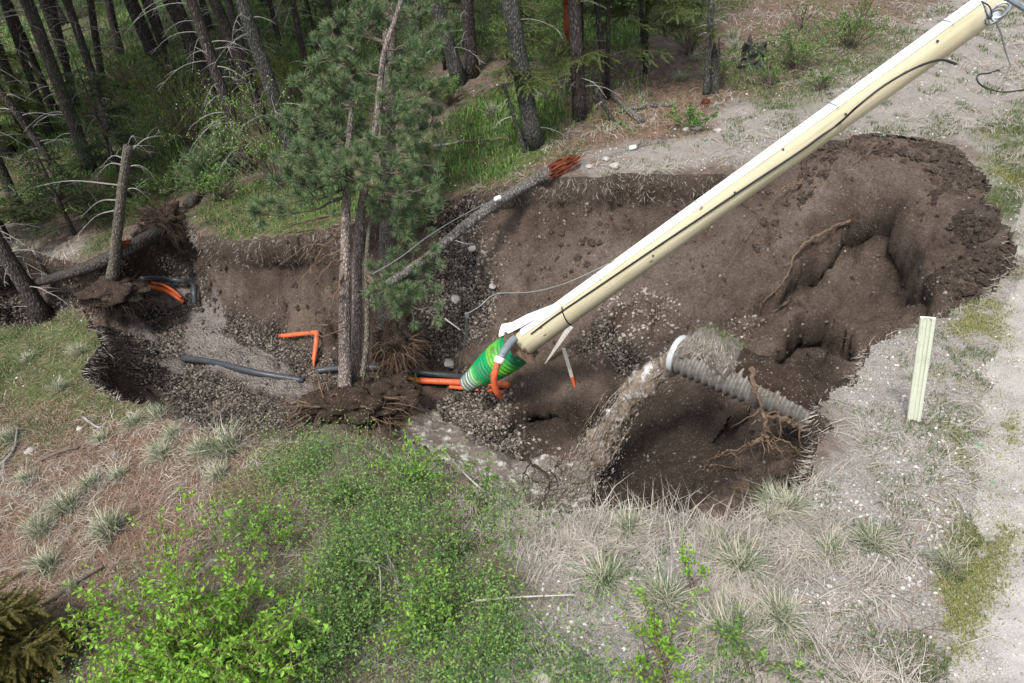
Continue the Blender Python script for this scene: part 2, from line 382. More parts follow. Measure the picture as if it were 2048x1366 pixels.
def road_mat():
    m, t, b, o = newmat('road_dust', .95, .1); g = N(t, 'TexCoord').outputs['Object']
    n1 = noise(t, g, .7, 4, .6); n2 = noise(t, g, 9, 6, .7); n3 = noise(t, g, 90, 4, .8)
    c = ramp(t, n1.outputs[0], [(.3, (.30, .27, .255)), (.7, (.43, .405, .39))])
    c = mixc(t, .7, c, ramp(t, n3.outputs[0], [(.3, (.62, .62, .62)), (.7, (1.3, 1.3, 1.3))]), 'MULTIPLY')
    c = mixc(t, .5, c, ramp(t, n2.outputs[0], [(.3, (.72, .70, .68)), (.7, (1.2, 1.2, 1.2))]), 'MULTIPLY')
    pm, pc = pebble_layers(t, g, [(60, .12), (26, .03), (110, .25)])
    c = mixc(t, math_(t, 'MULTIPLY', pm, .7), c, ramp(t, pc, [(0, (.1, .09, .085)), (.5, (.32, .30, .29)), (1, (.62, .6, .58))]))
    t.links.new(c, b.inputs['Base Color'])
    at = N(t, 'Attribute', attribute_name='mask'); sp = N(t, 'SeparateColor'); t.links.new(at.outputs['Color'], sp.inputs[0])
    gr = ramp(t, n3.outputs[0], [(.3, (.12, .108, .094)), (.5, (.30, .28, .258)), (.68, (.49, .47, .445))]); nb = noise(t, g, 3, 5, .7)
    f = ramp(t, math_(t, 'ADD', sp.outputs[0], math_(t, 'MULTIPLY', math_(t, 'SUBTRACT', nb.outputs[0], .5), .9)), [(.25, (0, 0, 0)), (.7, (1, 1, 1))]); t.links.new(mixc(t, f, gr, c), b.inputs['Base Color'])
    bump(t, b, math_(t, 'ADD', n3.outputs[0], math_(t, 'MULTIPLY', pm, .5)), .5, .012)
    return m
# ------------------------------------------------------------------ the ground, the washout and the road: one grid, split into three objects
def region(polys, x, y, soft=.35, seed=5, amp=.35):
    r = np.zeros(np.shape(x))
    for p, s in polys:
        w_ = onG([a[0] for a in p], [a[1] for a in p])[:, :2]
        d = polydist(w_, x, y)+amp*fbm(x*1.1, y*1.1, o=4, seed=seed)
        r = np.maximum(r, s*sstep(-soft, soft, d))
    return r
REG_GREEN = [([(820,430),(860,330),(920,200),(1030,160),(1100,200),(1130,300),(1040,350),(960,370),(890,395)], 1.0), ([(360,460),(400,400),(480,370),(640,330),(760,380),(780,430),(600,465),(430,480)], 1),
             ([(450,0),(520,150),(700,300),(760,200),(900,120),(1150,140),(1500,0)], .85), ([(200,330),(250,160),(500,140),(640,300),(450,360),(300,430),(180,510)], .8), ([(-500,-150),(600,-100),(500,200),(250,160),(150,420),(-400,520)], .6),
             ([(-100,760),(-100,620),(60,640),(150,600),(205,650),(190,740),(330,830),(150,850),(-50,1000)], .8), ([(1430,190),(1450,100),(1700,40),(1830,60),(1720,160),(1550,220)], .6),
             ([(560,900),(860,910),(1000,1050),(1000,1400),(200,1400),(250,1150),(400,1000)], .12), ([(1990,240),(2048,200),(2060,420),(2010,430)], .8), ([(1300,1180),(1500,1200),(1560,1400),(1200,1400)], .4)]
REG_LITTER = [([(-300,820),(150,800),(400,860),(520,890),(560,940),(400,1080),(250,1180),(0,1300),(-400,1400)], .95), ([(1130,130),(1250,120),(1440,190),(1400,260),(1200,310),(1060,340),(1080,290),(1180,250)], .85),
              ([(860,420),(900,385),(1000,360),(1120,335),(1100,360),(980,390)], .9), ([(1350,0),(1900,-40),(1750,120),(1500,200),(1380,120)], .35), ([(-300,500),(-200,200),(100,250),(200,420),(60,500)], .25)]
REG_GRAVEL = [([(1040,350),(1180,290),(1400,240),(1560,170),(1800,40),(2100,-100),(2300,300),(2060,700),(1980,600),(2030,480),(1990,380),(1900,280),(1700,270),(1500,330),(1200,350)], .75),
              ([(1600,740),(1740,640),(1940,560),(2200,500),(2200,1500),(1500,1500),(1150,1200),(1030,1060),(1150,1000),(1400,990),(1540,930),(1600,850)], .9), ([(1000,1250),(1180,1200),(1250,1400),(1000,1400)], .8), ([(-200,560),(-200,430),(60,440),(160,500),(40,530)], .7)]
ROADPX = [(1905,1500),(1912,1366),(1925,1200),(1945,1050),(1975,900),(2000,780),(2022,640),(2038,540),(2062,400),(2110,260),(2250,120),(2900,100),(3600,900),(3600,1700),(2500,1700)]
road_poly = on(G, [p[0] for p in ROADPX], [p[1] for p in ROADPX])[:, :2]
MUD = [[(372,620),(400,612),(440,640),(450,665),(520,700),(590,750),(650,790),(600,800),(520,780),(440,745),(385,715),(375,670)], [(262,610),(290,590),(350,545),(385,550),(385,600),(345,605),(300,620),(300,670),(268,665)], [(300,700),(350,722),(378,745),(350,752),(318,730)], [(800,800),(860,830),(930,880),(1000,930),(1100,990),(1060,1050),(960,960),(830,900),(780,850)]]
GRAV = [[(200,560),(350,540),(440,640),(560,640),(660,700),(700,800),(640,850),(480,860),(340,850),(350,800),(260,720),(250,640)], [(880,420),(960,480),(1010,560),(980,680),(900,740),(820,640)], [(900,740),(1020,780),(1000,860),(1060,930),(960,920),(880,830)], [(1200,640),(1480,640),(1420,690),(1150,700)],[(-200,560),(100,560),(130,600),(-200,660)]]
SHADE = [[(1230,760),(1420,770),(1600,860),(1500,940),(1420,1020),(1150,1020),(1180,900)], [(1500,740),(1540,680),(1700,660),(1740,700),(1700,760),(1560,760)], [(1640,450),(1700,440),(1790,470),(1850,560),(1880,620),(1840,600),(1780,500),(1700,470)], [(1010,790),(1180,780),(1200,860),(1080,940),(1000,870)],
        [(200,640),(260,700),(350,800),(340,850),(200,780)], [(640,640),(800,620),(900,660),(880,740),(760,760),(660,740)]]  # hollows and undercuts whose shade is painted into the soil colour
def pitregion(polys, x, y, soft, amp, seed):
    r = np.zeros(np.shape(x))
    for p in polys:
        w_ = on(Z, [a[0] for a in p], [a[1] for a in p], n=160, tmax=60)[:, :2]
        r = np.maximum(r, sstep(-soft, soft, polydist(w_, x, y)+amp*fbm(x*1.6, y*1.6, o=4, seed=seed)))
    return r
TR = {}
def terrain():
    nr, na = 900, 640
    r = np.geomspace(1.3, 75, nr); a = np.linspace(-1.25, 1.25, na)
    rr, aa = np.meshgrid(r, a, indexing='ij'); X = (rr*np.sin(aa)).ravel(); Y = (rr*np.cos(aa)-.4).ravel()
    z, d = Zd(X, Y)
    V = np.stack([X, Y, z], -1)
    # lumpy banks: push the washout's surface along its normal
    Vg = V.reshape(nr, na, 3); du = np.gradient(Vg, axis=0); dv = np.gradient(Vg, axis=1); nn = np.cross(dv, du).reshape(-1, 3)
    nn /= np.linalg.norm(nn, axis=1)[:, None]+1e-9; nn *= np.sign(nn[:, 2:3])
    steep = sstep(.05, .35, d)
    k = d > 0
    dis = np.zeros(len(V)); p = V[k]
    dis[k] = (.09*fbm(p[:, 0]*2.1, p[:, 1]*2.1, p[:, 2]*2.1, o=4, seed=51)+.038*np.abs(fbm(p[:, 0]*8, p[:, 1]*8, p[:, 2]*8, o=3, seed=52)))*steep[k]
    dis[k] += .06*fbm(p[:, 0]*4.5, p[:, 1]*4.5, p[:, 2]*1.2, o=3, seed=53)*steep[k]*(1-nn[k, 2])*1.6
    V = V + nn*dis[:, None]
    # undercut banks: below the sod the wall is pushed back under the rim and under each scarp
    def grad(f):
        f = f.reshape(nr, na); fr = np.gradient(f, axis=0)/np.gradient(rr, axis=0); fa = np.gradient(f, axis=1)/np.gradient(aa, axis=1)/rr
        gx = fr*np.sin(aa)+fa*np.cos(aa); gy = fr*np.cos(aa)-fa*np.sin(aa); l = np.hypot(gx, gy)+1e-6; return (gx/l).ravel(), (gy/l).ravel()
    gx, gy = grad(polydist(rim, X, Y)); f = sstep(.03, .13, d)*(1-sstep(.2, .75, d))*(.17+.20*np.clip(fbm(X*.9, Y*.9, o=3, seed=55)+.25, 0, 1))
    V[:, 0] -= gx*f; V[:, 1] -= gy*f
    for ds, st in scarps(X, Y):
        gx, gy = grad(ds); f = sstep(.03, .12, ds)*(1-sstep(.15, .6, ds))*st*.26*(d > .3); V[:, 0] -= gx*f; V[:, 1] -= gy*f
    i = (np.arange(nr-1)[:, None]*na+np.arange(na-1)[None]).ravel(); Fq = np.stack([i, i+1, i+na+1, i+na], -1)[:, ::-1]
    rd = polydist(road_poly, X, Y)+.15*fbm(X*1.5, Y*1.5, o=3, seed=61)+.05*fbm(X*9, Y*9, o=3, seed=62)
    cls = np.where(d > .0, 1, np.where(rd > 0, 2, 0)); fc = cls[Fq].max(1); fc = np.where((cls[Fq] == 1).any(1), 1, fc)
    o1 = np.ones(len(X))
    gm = np.stack([region(REG_GREEN, X, Y), region(REG_LITTER, X, Y, seed=6), region(REG_GRAVEL, X, Y, seed=8), o1], -1)
    dk = np.maximum(pitregion(SHADE, X, Y, .25, .2, 73), sstep(.5, .12, d+.35*fbm(X*2, Y*2, o=3, seed=77))*.5)  # painted shade of the hollows, plus darker topsoil along the rim
    for ds, st in scarps(X, Y): dk = np.maximum(dk, sstep(.35, .1, ds)*sstep(0, .05, ds)*np.minimum(1, st*1.6))  # undercut shade painted below each scarp
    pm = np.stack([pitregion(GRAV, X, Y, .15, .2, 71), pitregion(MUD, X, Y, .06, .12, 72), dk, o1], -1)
    # face table for scattering: centres, corner positions, normals, class, masks, size as seen from near the road
    A_, B_, C_, D_ = V[Fq[:, 0]], V[Fq[:, 1]], V[Fq[:, 2]], V[Fq[:, 3]]
    nf = np.cross(C_-A_, D_-B_); ar = np.linalg.norm(nf, axis=1)/2; nf = nf/(2*ar[:, None]+1e-12); nf *= np.sign(nf[:, 2:3])
    cen = (A_+B_+C_+D_)/4; px, py, t_ = project(cen); t_ = np.maximum(t_, .5)
    seen = (px > -160) & (px < 2210) & (py > -140) & (py < 1530)
    TR.update(A=A_, B=B_, C=C_, D=D_, n=nf, area=ar, c=cen, t=t_, cls=fc, gm=gm[Fq[:, 0]], pm=pm[Fq[:, 0]], d=d[Fq[:, 0]], seen=seen, w=ar/t_**1.5*seen, px=px, py=py)
    rm = np.stack([sstep(0, .55, rd)]*3+[o1], -1)
    mats = [ground_mat(), soil_mat(), road_mat()]; names = ['ground', 'eroded_pit', 'gravel_road']
    labs = ['grassy and stony ground round the washout', 'bare brown soil banks and gravel floor of the washout', 'pale dusty gravel road along the right edge']
    for c in range(3):
        f = Fq[fc == c]; u, inv = np.unique(f, return_inverse=True); f = inv.reshape(-1, 4)
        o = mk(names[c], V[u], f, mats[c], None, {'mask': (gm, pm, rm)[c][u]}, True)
        tag(o, labs[c], None, None, 'structure')
terrain()
def sample(n, wt):
    """n random points on the terrain, weighted per face: positions, normals, face index"""
    p = np.cumsum(wt); i = np.searchsorted(p, rng.random(n)*p[-1]); i = np.minimum(i, len(p)-1)
    u, v = rng.random((2, n, 1))
    P = (TR['A'][i]*(1-u)+TR['B'][i]*u)*(1-v)+(TR['D'][i]*(1-u)+TR['C'][i]*u)*v
    return P, TR['n'][i], i
# fast terrain height for placing things
_gx = np.arange(-14, 16, .06); _gy = np.arange(.5, 26, .06)
_GX, _GY = np.meshgrid(_gx, _gy, indexing='ij'); _GZ = Zd(_GX.ravel(), _GY.ravel())[0].reshape(_GX.shape)
def Zf(x, y):
    x = np.asarray(x, float); y = np.asarray(y, float)
    inside = (x > _gx[0]) & (x < _gx[-2]) & (y > _gy[0]) & (y < _gy[-2])
    fx = np.clip((x-_gx[0])/.06, 0, len(_gx)-2.001); fy = np.clip((y-_gy[0])/.06, 0, len(_gy)-2.001); i = fx.astype(int); j = fy.astype(int); a = fx-i; b = fy-j
    z = (_GZ[i, j]*(1-a)+_GZ[i+1, j]*a)*(1-b)+(_GZ[i, j+1]*(1-a)+_GZ[i+1, j+1]*a)*b
    return np.where(inside, z, G(x, y))
def onT(px, py):
    r = on(Zf, px, py, n=400, tmax=60); return r[0] if np.ndim(px) == 0 else r
def depth(p): return float((np.asarray(p)-CO)@cF)
def spline(P, n):
    """smooth curve through points"""
    P = np.asarray(P, float); m = len(P); 
    if m < 3: return P[0]+(P[-1]-P[0])*np.linspace(0, 1, n)[:, None]
    Q = np.vstack([2*P[0]-P[1], P, 2*P[-1]-P[-2]]); out = []
    for s_ in np.linspace(0, m-1-1e-6, n):
        i = int(s_); u = s_-i; a, b, c, d = Q[i:i+4]
        out.append(.5*((2*b)+(-a+c)*u+(2*a-5*b+4*c-d)*u*u+(-a+3*b-3*c+d)*u**3))
    return np.array(out)
def lay(pxs, lift=.04, n=24):
    P = onT([p[0] for p in pxs], [p[1] for p in pxs]); P[:, 2] += lift; return spline(P, n)
def blob(c, r, seed=0, nu=28, nv=18, amp=.35, fr=2.0, R=None, oct=4):
    """irregular lump; r = three half sizes"""
    u = np.linspace(0, 2*np.pi, nu, endpoint=False); v = np.linspace(0, np.pi, nv)
    uu, vv = np.meshgrid(u, v); x = np.stack([np.cos(uu)*np.sin(vv), np.sin(uu)*np.sin(vv), np.cos(vv)], -1).reshape(-1, 3)
    k = 1+amp*fbm(x[:, 0]*fr+seed*3.7, x[:, 1]*fr, x[:, 2]*fr, o=oct, seed=seed)
    V = x*k[:, None]*np.asarray(r)
    if R is not None: V = V@np.asarray(R).T
    i = np.arange(nv-1)[:, None]*nu; j = np.arange(nu)[None]; Q = np.stack([i+j, i+nu+j, i+nu+(j+1) % nu, i+(j+1) % nu], -1).reshape(-1, 4)
    return V+np.asarray(c), Q
def rootwalk(mb, p, d, L, r, depth_=2, seg=9, droop=.25, wig=.35, k=5, mi=0, br=3):
    """a crooked tapering root that branches"""
    p = np.asarray(p, float); d = np.asarray(d, float)/np.linalg.norm(d); pts = [p]; st = L/seg; kids = []
    for i in range(seg):
        d = d+rng.normal(size=3)*wig*.6+np.array([0, 0, -droop*.35]); d /= np.linalg.norm(d); p = p+d*st; pts.append(p)
        if depth_ > 0 and i > 0 and rng.random() < br/seg: kids.append((p, d+rng.normal(size=3)*.8, L*(1-i/seg)*rng.uniform(.4, .8)+.05, r*(1-i/seg*.75)*.6))
    rr = r*np.linspace(1, .18, seg+1)*rng.uniform(.85, 1.15, seg+1)
    mb.tube(pts, rr, k=k, mi=mi)
    for q in kids: rootwalk(mb, *q, depth_-1, max(4, seg-2), droop, wig, max(3, k-1), mi, br)
# ------------------------------------------------------------------ object materials
def wood_pole_mat():
    m, t, b, o = newmat('pole_wood', .65, .25); co = N(t, 'TexCoord').outputs['Object']
    mp = N(t, 'Mapping'); mp.inputs['Scale'].default_value = (30, 30, 1.1); t.links.new(co, mp.inputs[0])
    n = noise(t, mp.outputs[0], 1.6, 6, .65); n2 = noise(t, co, 1.2, 3, .5)
    c = ramp(t, n.outputs[0], [(.3, (.36, .30, .18)), (.5, (.52, .46, .31)), (.7, (.60, .55, .40))])
    c = mixc(t, .35, c, ramp(t, n2.outputs[0], [(.35, (.38, .37, .24)), (.65, (.62, .57, .42))]))
    mp2 = N(t, 'Mapping'); mp2.inputs['Scale'].default_value = (5.5, 5.5, 2.6); t.links.new(co, mp2.inputs[0])
    v = N(t, 'TexVoronoi'); v.inputs['Scale'].default_value = 1.0; t.links.new(mp2.outputs[0], v.inputs['Vector'])
    k = math_(t, 'LESS_THAN', v.outputs['Distance'], .085)
    c = mixc(t, math_(t, 'MULTIPLY', k, .8), c, (.16, .09, .04))
    t.links.new(c, b.inputs['Base Color']); bump(t, b, n.outputs[0], .35, .01); return m
def bark_mat(name, c0, c1, c2, sc=1.0):
    m, t, b, o = newmat(name, .95, .1); co = N(t, 'TexCoord').outputs['Object']
    mp = N(t, 'Mapping'); mp.inputs['Scale'].default_value = (14*sc, 14*sc, 4.5*sc); t.links.new(co, mp.inputs[0])
    v = N(t, 'TexVoronoi', feature='DISTANCE_TO_EDGE'); v.inputs['Scale'].default_value = 1.6; t.links.new(mp.outputs[0], v.inputs['Vector'])
    n = noise(t, mp.outputs[0], 1.3, 6, .75); n2 = noise(t, co, 1.7, 3, .6)
    c = ramp(t, n.outputs[0], [(.3, c0), (.5, c1), (.72, c2)])
    c = mixc(t, math_(t, 'SUBTRACT', .8, math_(t, 'MULTIPLY', v.outputs['Distance'], 5.0), True), c, tuple(x*.35 for x in c0))
    c = mixc(t, .6, c, ramp(t, n2.outputs[0], [(.3, (.6, .62, .6)), (.7, (1.3, 1.25, 1.2))]), 'MULTIPLY')
    t.links.new(c, b.inputs['Base Color']); bump(t, b, math_(t, 'ADD', n.outputs[0], math_(t, 'MULTIPLY', v.outputs['Distance'], 3)), .9, .02); return m
def sleeve_mat():
    m, t, b, o = newmat('green_sleeve', .5, .3); co = N(t, 'TexCoord').outputs['Object']; s_ = N(t, 'SeparateXYZ'); t.links.new(co, s_.inputs[0])
    c = ramp(t, math_(t, 'MULTIPLY', s_.outputs[2], 1/1.45), [(0, (.10, .16, .13)), (.17, (.13, .20, .17)), (.24, (.12, .42, .10)), (.34, (.0, .26, .085)), (.55, (.0, .27, .09)), (.63, (.13, .42, .03)), (.78, (.06, .36, .05)), (.84, (0, .21, .085)), (1, (0, .17, .075))])
    n = noise(t, co, 7, 5, .7); c = mixc(t, math_(t, 'MULTIPLY', ramp(t, n.outputs[0], [(.5, (0, 0, 0)), (.68, (1, 1, 1))]), .8), c, (.10, .085, .06))
    fr = math_(t, 'FRACT', math_(t, 'MULTIPLY', s_.outputs[2], 13.0)); ring = math_(t, 'LESS_THAN', math_(t, 'ABSOLUTE', math_(t, 'SUBTRACT', fr, .5)), .13)
    low = math_(t, 'LESS_THAN', s_.outputs[2], .36)
    c = mixc(t, math_(t, 'MULTIPLY', ring, math_(t, 'MULTIPLY', low, .85)), c, (.62, .66, .60))
    t.links.new(c, b.inputs['Base Color']); return m
def muddy(name, col, rough=.45, dirt=(.09, .065, .05), amt=.5, scale=9, metal=0):
    m, t, b, o = newmat(name, rough, .4); co = N(t, 'TexCoord').outputs['Object']; n = noise(t, co, scale, 6, .75)
    f = ramp(t, n.outputs[0], [(.5, (0, 0, 0)), (.64, (1, 1, 1))])
    t.links.new(mixc(t, math_(t, 'MULTIPLY', f, amt), col, dirt), b.inputs['Base Color']); b.inputs['Metallic'].default_value = metal
    t.links.new(math_(t, 'ADD', rough, math_(t, 'MULTIPLY', f, .4), True), b.inputs['Roughness'])
    bump(t, b, n.outputs[0], .2, .005); return m
def lumpsoil(name, c0, c1, sc=8, grass=False):
    m, t, b, o = newmat(name, .95, .1); co = N(t, 'TexCoord').outputs['Object']; n = noise(t, co, sc, 6, .75); n3 = noise(t, co, sc*6, 5, .8)
    c = ramp(t, n.outputs[0], [(.3, c0), (.7, c1)]); pm, pc = pebble_layers(t, co, [(34, .12), (70, .12)])
    c = mixc(t, math_(t, 'MULTIPLY', pm, .7), c, ramp(t, pc, [(0, (.12, .1, .08)), (1, (.45, .42, .38))]))
    t.links.new(c, b.inputs['Base Color']); bump(t, b, math_(t, 'ADD', n.outputs[0], n3.outputs[0]), 1, .04); return m
MT = dict(
    pole=wood_pole_mat(), guard=muddy('white_guard', (.80, .82, .83), .35, (.45, .40, .33), .25, 5), cable=plain('black_rubber', (.02, .02, .022), .45, .4, .2),
    steel=plain('galvanised_steel', (.55, .58, .60), .35, .5, .3, 12, .1, .85), wire=plain('steel_wire', (.30, .32, .33), .45, .5, .2, 10, 0, .6),
    sleeve=sleeve_mat(), orange=muddy('orange_conduit', (.70, .14, .05), .45, (.12, .085, .06), .75, 8), hdpe=muddy('black_pipe', (.045, .055, .065), .4, (.10, .08, .065), .35, 7),
    gpipe=muddy('grey_duct', (.17, .20, .22), .45, (.1, .08, .06), .5, 9), stake=muddy('pale_lath', (.72, .69, .62), .7, (.30, .25, .2), .45, 9),
    stakeo=muddy('orange_paint', (.75, .12, .03), .6, (.2, .1, .06), .3, 9), marker=muddy('marker_post', (.70, .74, .60), .55, (.42, .42, .30), .4, 4),
    cmp_=muddy('corrugated_steel', (.20, .19, .175), .6, (.10, .08, .062), .95, 6, .2), collar=muddy('pale_collar', (.42, .46, .46), .5, (.14, .115, .09), .9, 7),
    bark=bark_mat('bark_forest', (.04, .036, .033), (.085, .075, .067), (.15, .14, .13)), bark2=bark_mat('bark_pine', (.10, .083, .075), (.27, .225, .205), (.48, .43, .40), 1.1),
    bark3=bark_mat('bark_grey', (.07, .063, .054), (.17, .155, .13), (.30, .285, .24), 1.2), lich=bark_mat('bark_lichen', (.04, .038, .034), (.10, .10, .09), (.25, .26, .23), 1.4), branch=plain('twig_bark', (.15, .12, .10), .9, .1, .5, 5), dead=plain('dead_twig', (.30, .29, .27), .9, .1, .45, 6),
    root=plain('root_bark', (.17, .12, .085), .9, .1, .55, 9), rootred=plain('rotten_red_wood', (.11, .045, .03), .95, .1, .5, 9), rootd=plain('root_dark', (.05, .036, .028), .95, .1, .5, 9), heart=plain('red_heartwood', (.20, .055, .028), .85, .15, .7, 9, .8),
    soil=lumpsoil('clod_soil', (.035, .024, .018), (.085, .062, .048)), crumb=lumpsoil('crumbly_soil', (.05, .037, .029), (.13, .10, .082), 14), sod=lumpsoil('sod_top', (.13, .10, .08), (.34, .31, .28), 12), log=bark_mat('log_bark', (.075, .068, .062), (.19, .175, .162), (.37, .35, .33), .9),
    rock=plain('pale_rock', (.42, .39, .36), .9, .2, .4, 7, .5), charred=plain('charred_wood', (.05, .05, .05), .9, .2, .5, 9, .8),
    needle=foliage('pine_needles', [(.035, .07, .035), (.08, .15, .07), (.17, .26, .12), (.14, .22, .12), (.30, .24, .11)], .2), fir=foliage('fir_needles', [(.035, .055, .018), (.07, .10, .03), (.12, .155, .045), (.17, .17, .06)], .25),
    crown=foliage('canopy_needles', [(.02, .035, .015), (.035, .055, .022), (.055, .075, .03)], .1), bright=foliage('bright_leaves', [(.10, .22, .02), (.17, .36, .035), (.25, .48, .055), (.33, .55, .10)], .4, .45),
    yel=foliage('yellow_green_leaves', [(.08, .11, .02), (.14, .18, .03), (.20, .24, .05)], .4), snow=foliage('snowberry_leaves', [(.05, .10, .035), (.10, .21, .05), (.19, .34, .08), (.32, .44, .14)], .4, .5),
    juni=foliage('juniper_leaves', [(.05, .05, .012), (.09, .085, .02), (.13, .10, .025)], .2), white=foliage('white_blossom', [(.75, .78, .70), (.85, .87, .80)], .3),
    grass=foliage('green_grass', [(.05, .085, .03), (.085, .14, .045), (.14, .19, .07), (.30, .29, .17)], .35, .6), straw=foliage('dry_straw', [(.22, .19, .155), (.40, .35, .29), (.52, .48, .42), (.33, .31, .29)], .15, .7),
    tus=foliage('bunchgrass', [(.08, .14, .07), (.15, .21, .11), (.32, .33, .22), (.62, .58, .47), (.52, .49, .39)], .3, .6), litter=foliage('needle_litter', [(.10, .058, .038), (.19, .118, .080), (.30, .205, .150), (.33, .27, .22)], 0, .85),
    sage=foliage('sage_leaves', [(.14, .26, .15), (.22, .36, .22), (.33, .46, .33)], .3, .6), pebble=foliage('pebbles', [(.05, .042, .036), (.10, .084, .070), (.16, .135, .115), (.27, .235, .20)], 0, .85), pebl=foliage('pale_pebbles', [(.24, .22, .20), (.40, .38, .36), (.62, .60, .58)], 0, .85),
    verge=foliage('verge_grass', [(.13, .16, .05), (.22, .25, .08), (.32, .32, .12), (.40, .36, .20)], .3), scree=foliage('scree_stones', [(.10, .08, .065), (.16, .135, .112), (.24, .205, .175), (.37, .33, .29)], 0, .85), drop=plain('muddy_drops', (.40, .35, .30), .15, .6, .3, 20, 0), debris=foliage('wood_debris', [(.05, .035, .027), (.12, .085, .06), (.22, .16, .12)], 0, .9))
def water_mat(name, c0, c1, foam, sc, th0, th1):
    m, t, b, o = newmat(name, .12, .6); co = N(t, 'TexCoord').outputs['Object']; n = noise(t, co, sc, 6, .7); n2 = noise(t, co, sc*3.1, 6, .8)
    c = mixc(t, n2.outputs[0], c0, c1); c = mixc(t, ramp(t, n.outputs[0], [(th0, (0, 0, 0)), (th1, (1, 1, 1))]), c, foam)
    t.links.new(c, b.inputs['Base Color']); bump(t, b, math_(t, 'ADD', n2.outputs[0], n.outputs[0]), .8, .03); return m
def translucent_water(m):
    t = m.node_tree; b = next(n for n in t.nodes if n.type == 'BSDF_PRINCIPLED'); o = next(n for n in t.nodes if n.type == 'OUTPUT_MATERIAL')
    co = N(t, 'TexCoord').outputs['Object']; mp = N(t, 'Mapping'); mp.inputs['Scale'].default_value = (3, 3, .8); t.links.new(co, mp.inputs[0]); n = noise(t, mp.outputs[0], 7, 5, .75)
    f = ramp(t, n.outputs[0], [(.50, (0, 0, 0)), (.66, (.75, .75, .75))]); tr = N(t, 'BsdfTransparent'); mx = N(t, 'MixShader'); t.links.new(f, mx.inputs[0]); t.links.new(b.outputs[0], mx.inputs[1]); t.links.new(tr.outputs[0], mx.inputs[2]); t.links.new(mx.outputs[0], o.inputs[0])
MT['jet'] = water_mat('muddy_water_jet', (.16, .125, .09), (.30, .245, .19), (.60, .62, .64), 7, .53, .64)
translucent_water(MT['jet'])
MT['stream'] = water_mat('muddy_stream', (.11, .092, .075), (.19, .165, .14), (.58, .56, .53), 6, .52, .65)

